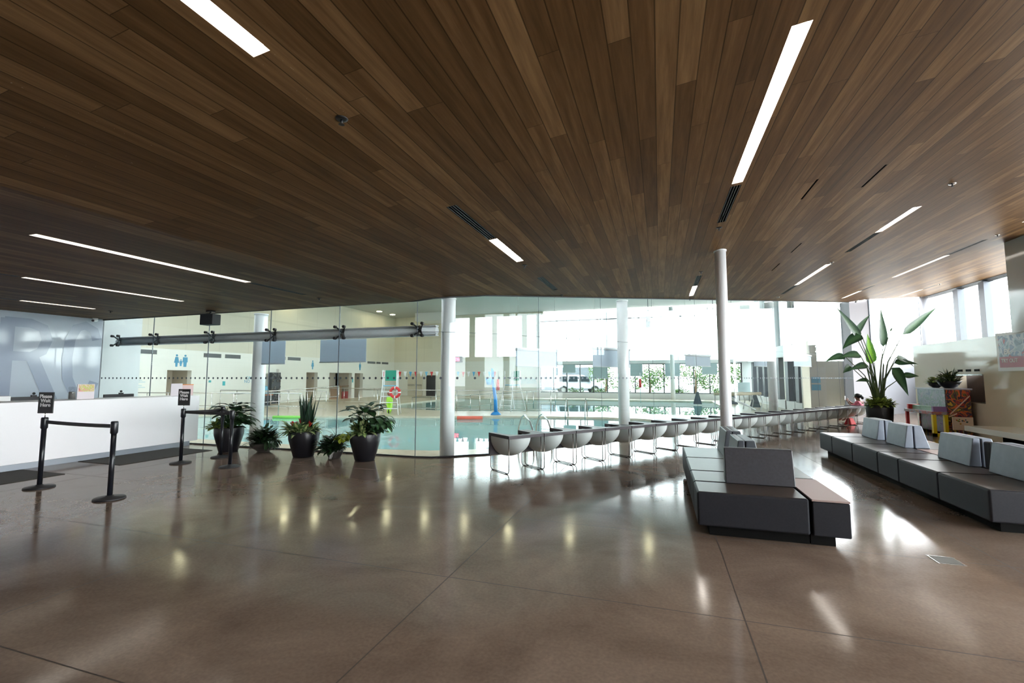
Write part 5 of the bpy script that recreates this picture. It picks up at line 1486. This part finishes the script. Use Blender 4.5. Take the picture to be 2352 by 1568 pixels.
# clock
t = thing('pace_clock', 'red digital pace clock on the far wall right of the corner column', 'clock', (-17.3, 36.95, 3.25))
part('case', MB().box(-.75, .75, -.08, .04, -.28, .28), M_black, t)
text_mesh('digits', '12:06', .46, M_led, t, (0, -.09, 0), (R(90), 0, 0), offset=.01)
# pennants
fa = Vector((-15.6, 23.2, 1.98)); fb = Vector((-9.2, 25.6, 1.98))
single('pennant_line', MB().tube([fa + (fb - fa) * k / 12 - Vector((0, 0, .0)) for k in range(13)], .006, 5), M_white, 'thin line carrying the pennants over the far pool', 'line', tuple(fa))
fcols = [('red', M_red), ('white', M_white), ('blue', M_bluetxt), ('red', M_red), ('white', M_white), ('blue', M_blue)]
flags = []
for k in range(22):
    cn, cm = fcols[k % 6 if k % 6 < 6 else 0]
    p = fa + (fb - fa) * (k + .5) / 22
    flags.append((cn, p, cm))
posw = ['first', 'second', 'third', 'fourth', 'fifth', 'sixth', 'seventh', 'eighth', 'ninth', 'tenth', 'eleventh', 'twelfth', 'thirteenth', 'fourteenth', 'fifteenth', 'sixteenth', 'seventeenth', 'eighteenth', 'nineteenth', 'twentieth', 'twenty-first', 'last']
du = (fb - fa).normalized()
for k, (cn, p, cm) in enumerate(flags):
    m = MB().add([p - du * .09, p + du * .09, p - Vector((0, 0, .32))], [(0, 1, 2)])
    o = single('pennant', m, cm, 'small %s triangular pennant over the far pool, %s from the left on its line' % (cn, posw[k]), 'pennant', tuple(p), 'pennants over the far pool')
    so = o.modifiers.new('th', 'SOLIDIFY'); so.thickness = .004
# reflections aside: pole with red rescue tube near the far column, second lifeguard tube
for (x, y, lab) in ((1.0, 30.5, 'red rescue tube hanging on a pole left of the column'), (-7.55, 21.1, 'red rescue tube hanging by the distant lifeguard chair')):
    t = thing('rescue_tube', lab, 'rescue tube', (x - (2.2 if x > 0 else 0), y, 0))
    part('tube', MB().tube([(0, 0, 1.0), (0, 0, 1.55)], [.09, .06], 12), M_red, t)
    part('pole', MB().cyl((0, .08, 0), (0, .08, 1.95), .015, 8), M_steel, t)
    part('strap', MB().tube([(0, 0, 1.0), (-.1, 0, .85), (-.15, 0, .95), (-.1, 0, 1.05)], .01, 6), M_red, t)
# spine-board rack: pale rolls on a steel frame by the far pool
t = thing('lane_reel', 'steel rack with cream rolls beside the far pool, right of the slim column', 'rack', (3.9, 25.3, 0), R(12))
for k in range(3): part('roll', MB().cyl((-.6 - k * .2, k * .55, .78 - k * .01), (.9 - k * .2, k * .55, .84 - k * .01), .07, 12), mat('cream_roll', (.66, .58, .44), .5), t)
for k in range(3):
    part('leg', MB().tube([(-.55 - k * .2, k * .55, 0), (-.55 - k * .2, k * .55, .72)], .03, 8), M_beam, t)
    part('leg', MB().tube([(.85 - k * .2, k * .55, 0), (.95 - k * .2, k * .55, .45), (.85 - k * .2, k * .55, .77)], .03, 8), M_beam, t)
part('brace', MB().tube([(-.6, 0, .7), (.5, -.3, .05)], .025, 8).tube([(-.6, .3, .62), (.3, -.1, .2)], .05, 8), M_beam, t)
for k, (x, y, lab) in enumerate(((5.0, 28.3, 'small grey folding floor sign, nearer of two at the side windows'), (4.3, 31.2, 'small grey folding floor sign, farther of two'), (2.2, 30.5, 'dark folding floor sign at the far pool edge'))):
    t = thing('floor_sign', lab, 'floor sign', (x, y, 0), 0, 'folding floor signs')
    for s_ in (-1, 1): part('panel', MB().hexa([(-.24, s_ * .2 - .01, 0), (.24, s_ * .2 - .01, 0), (.24, s_ * .2 + .01, 0), (-.24, s_ * .2 + .01, 0), (-.06, s_ * .01 - .01, .75), (.06, s_ * .01 - .01, .75), (.06, s_ * .01 + .01, .75), (-.06, s_ * .01 + .01, .75)]), M_fin, t)
t = thing('whiteboard', 'pale whiteboard on an easel in the far corner of the pool hall', 'board', (5.5, 34.8, 0))
part('board', MB().box(-.38, .38, -.02, .02, .45, 1.3), mat('board_pale', (.55, .66, .70), .3), t); part('leg', MB().cyl((-.3, 0, 0), (-.3, 0, .5), .02, 8), M_slot, t); part('leg', MB().cyl((.3, 0, 0), (.3, 0, .5), .02, 8), M_slot, t)
# board on the ceiling of hall: loudspeakers hung before the bright windows
for k, (x, y, z, lab) in enumerate(((-.6, 30, 5.0, 'dark hanging loudspeaker before the bright windows, left of the slim column'), (3.2, 30, 4.7, 'dark hanging loudspeaker before the bright windows, next to the slim column'))):
    t = thing('hanging_speaker', lab, 'speaker', (x, y, 7.2))
    part('rod', MB().cyl((0, 0, .004), (0, 0, z - 7.2 + .45), .02, 8).lathe([(.09, -.02), (.09, .004)], 12), M_fin, t)
    part('speaker_box', MB().box(-.14, .14, -.14, .14, z - 7.2 - .2, z - 7.2 + .5), M_fin, t, .02)

# ================================================================== OUTSIDE
struct('floor_outside', MB().box(-90, 90, -60, 140, -.6, -.5), M_outgrass, 'pale paving outside')
struct('floor_parking', MB().box(-60, 60, 37.3, 90, -.5, -.02), mat('asphalt_lot', (0.20, 0.20, 0.19), 0.9), 'pale parking lot beyond the far windows')
def suv(lab, x, y, rz=0.0):
    t = thing('car', lab, 'car', (x, y, -.02), rz)
    prof = [(-2.3, .45), (-2.32, .95), (-2.15, 1.05), (-1.95, 1.68), (-1.7, 1.74), (.35, 1.74), (.55, 1.68), (1.15, 1.12), (2.1, 1.0), (2.28, .85), (2.3, .45)]
    m = MB(); n = len(prof)
    v = [(p[0], -.88 + (.10 if p[1] > 1.2 else 0), p[1]) for p in prof] + [(p[0], .88 - (.10 if p[1] > 1.2 else 0), p[1]) for p in prof]
    m.add(v, [tuple(range(n)), tuple(reversed(range(n, 2 * n)))] + [((i + 1) % n, i, n + i, n + (i + 1) % n) for i in range(n)])
    part('body', m, M_car, t, .05)
    for a, b, l in ((-1.85, -1.15, 0), (-.98, -.1, 0), (.05, .75, .35)):
        for s_ in (-1, 1):
            part('side_window', MB().hexa([(a, s_ * .885 - .01, 1.12), (b + l, s_ * .885 - .01, 1.12), (b + l, s_ * .885 + .01, 1.12), (a, s_ * .885 + .01, 1.12), (a + .08, s_ * .80 - .01, 1.6), (b - .02, s_ * .80 - .01, 1.6), (b - .02, s_ * .80 + .01, 1.6), (a + .08, s_ * .80 + .01, 1.6)]), M_carglass, t)
    for wx in (-1.45, 1.5):
        for s_ in (-1, 1):
            wl = part('wheel', MB().cyl((wx, s_ * .75, .36), (wx, s_ * .93, .36), .37, 24), M_tyre, t)
            part('hub', MB().cyl((wx, s_ * .93, .36), (wx, s_ * .945, .36), .21, 16), M_steel, wl)
    part('tail_light', MB().box(-2.34, -2.2, -.90, -.72, .75, 1.05), M_red, t)
    part('mirror', MB().box(.80, 1.0, -1.05, -.88, 1.1, 1.25), M_slot, t)
    part('bumper', MB().box(-2.38, -2.2, -.85, .85, .42, .65).box(2.2, 2.36, -.85, .85, .42, .65), mat('bumper_grey', (.35, .38, .42), .4), t)
    return t
suv('silver estate car parked beyond the far window, seen from its side', -8.35, 48.6, YAW).scale = (1.12, 1.12, 1.12)
suv('silver parked car at the left end of the far window, only its front showing', -14.2, 47.2)
random.seed(21)
def bush(lab, x, y, h, w_, n, leafs=.22, grp='shrubs beyond the far windows', name='shrub'):
    t = thing(name, lab, 'tree' if name == 'tree' else 'shrub', (x, y, -.02), 0, grp)
    m = MB()
    blobs = [(random.uniform(-w_ * .35, w_ * .35), random.uniform(-.5, .5), random.uniform(h * .35, h * .8), random.uniform(.25, .45)) for _ in range(9)]
    for k in range(n):
        bx, by, bz, br_ = random.choice(blobs)
        d = Vector((random.gauss(0, 1), random.gauss(0, 1), random.gauss(0, 1))).normalized() * (br_ * min(w_, h) * random.uniform(.7, 1.0))
        p = Vector((bx, by, bz)) + d
        if p.z < .05: p.z = .05
        q = Vector((random.uniform(-1, 1), random.uniform(-1, 1), random.uniform(-1, 1))).normalized() * leafs
        r2 = d.cross(q); r2 = r2.normalized() * leafs * .6 if r2.length > 1e-4 else Vector((leafs, 0, 0))
        m.add([p - q * .5, p + r2 * .5, p + q * .5, p - r2 * .5], [(0, 1, 2, 3)])
    part('foliage', m, M_bush, t)
    part('trunk', MB().tube([(0, 0, 0), (.05, 0, h * .4), (0, 0, h * .7)], [.12, .09, .05], 8), M_cabinet, t)
for x, y, h, w_, l in ((-6.2, 56, 3.0, 5, 'bright green tree behind the parked car, leftmost'), (-1.0, 50, 3.2, 3.6, 'bright green tree beyond the windows, left of the far column'), (3.6, 52, 3.6, 4.2, 'bright green tree beyond the windows between the two white columns'), (7.4, 48, 3.6, 4.0, 'bright green tree beyond the windows right of the slim column'), (12.5, 53, 3.6, 4.5, 'bright green tree at the right end of the far windows')):
    bush(l, x, y, h, w_, 900, .26, 'trees beyond the far windows', 'tree')
for x, y, l in ((-6.9, 39.5, 'low grass tuft before the parked car rear wheel'), (-4.9, 39.3, 'low grass tuft before the parked car front wheel'), (-3.0, 40, 'low grass tuft outside, left of the column'), (1.8, 41, 'low grass tuft outside, right of the far column'), (4.6, 42, 'low shrub outside behind the slim column'), (7.2, 42, 'low shrub outside, rightmost')):
    bush(l, x, y, .75, 1.5, 220, .16)
single('grey_building', MB().box(-24, -8.6, 60, 64, -.02, 3.0), mat('far_building', (.16, .18, .20), .8), 'dark grey low building behind the parked cars', 'building', (-16, 62, 0))
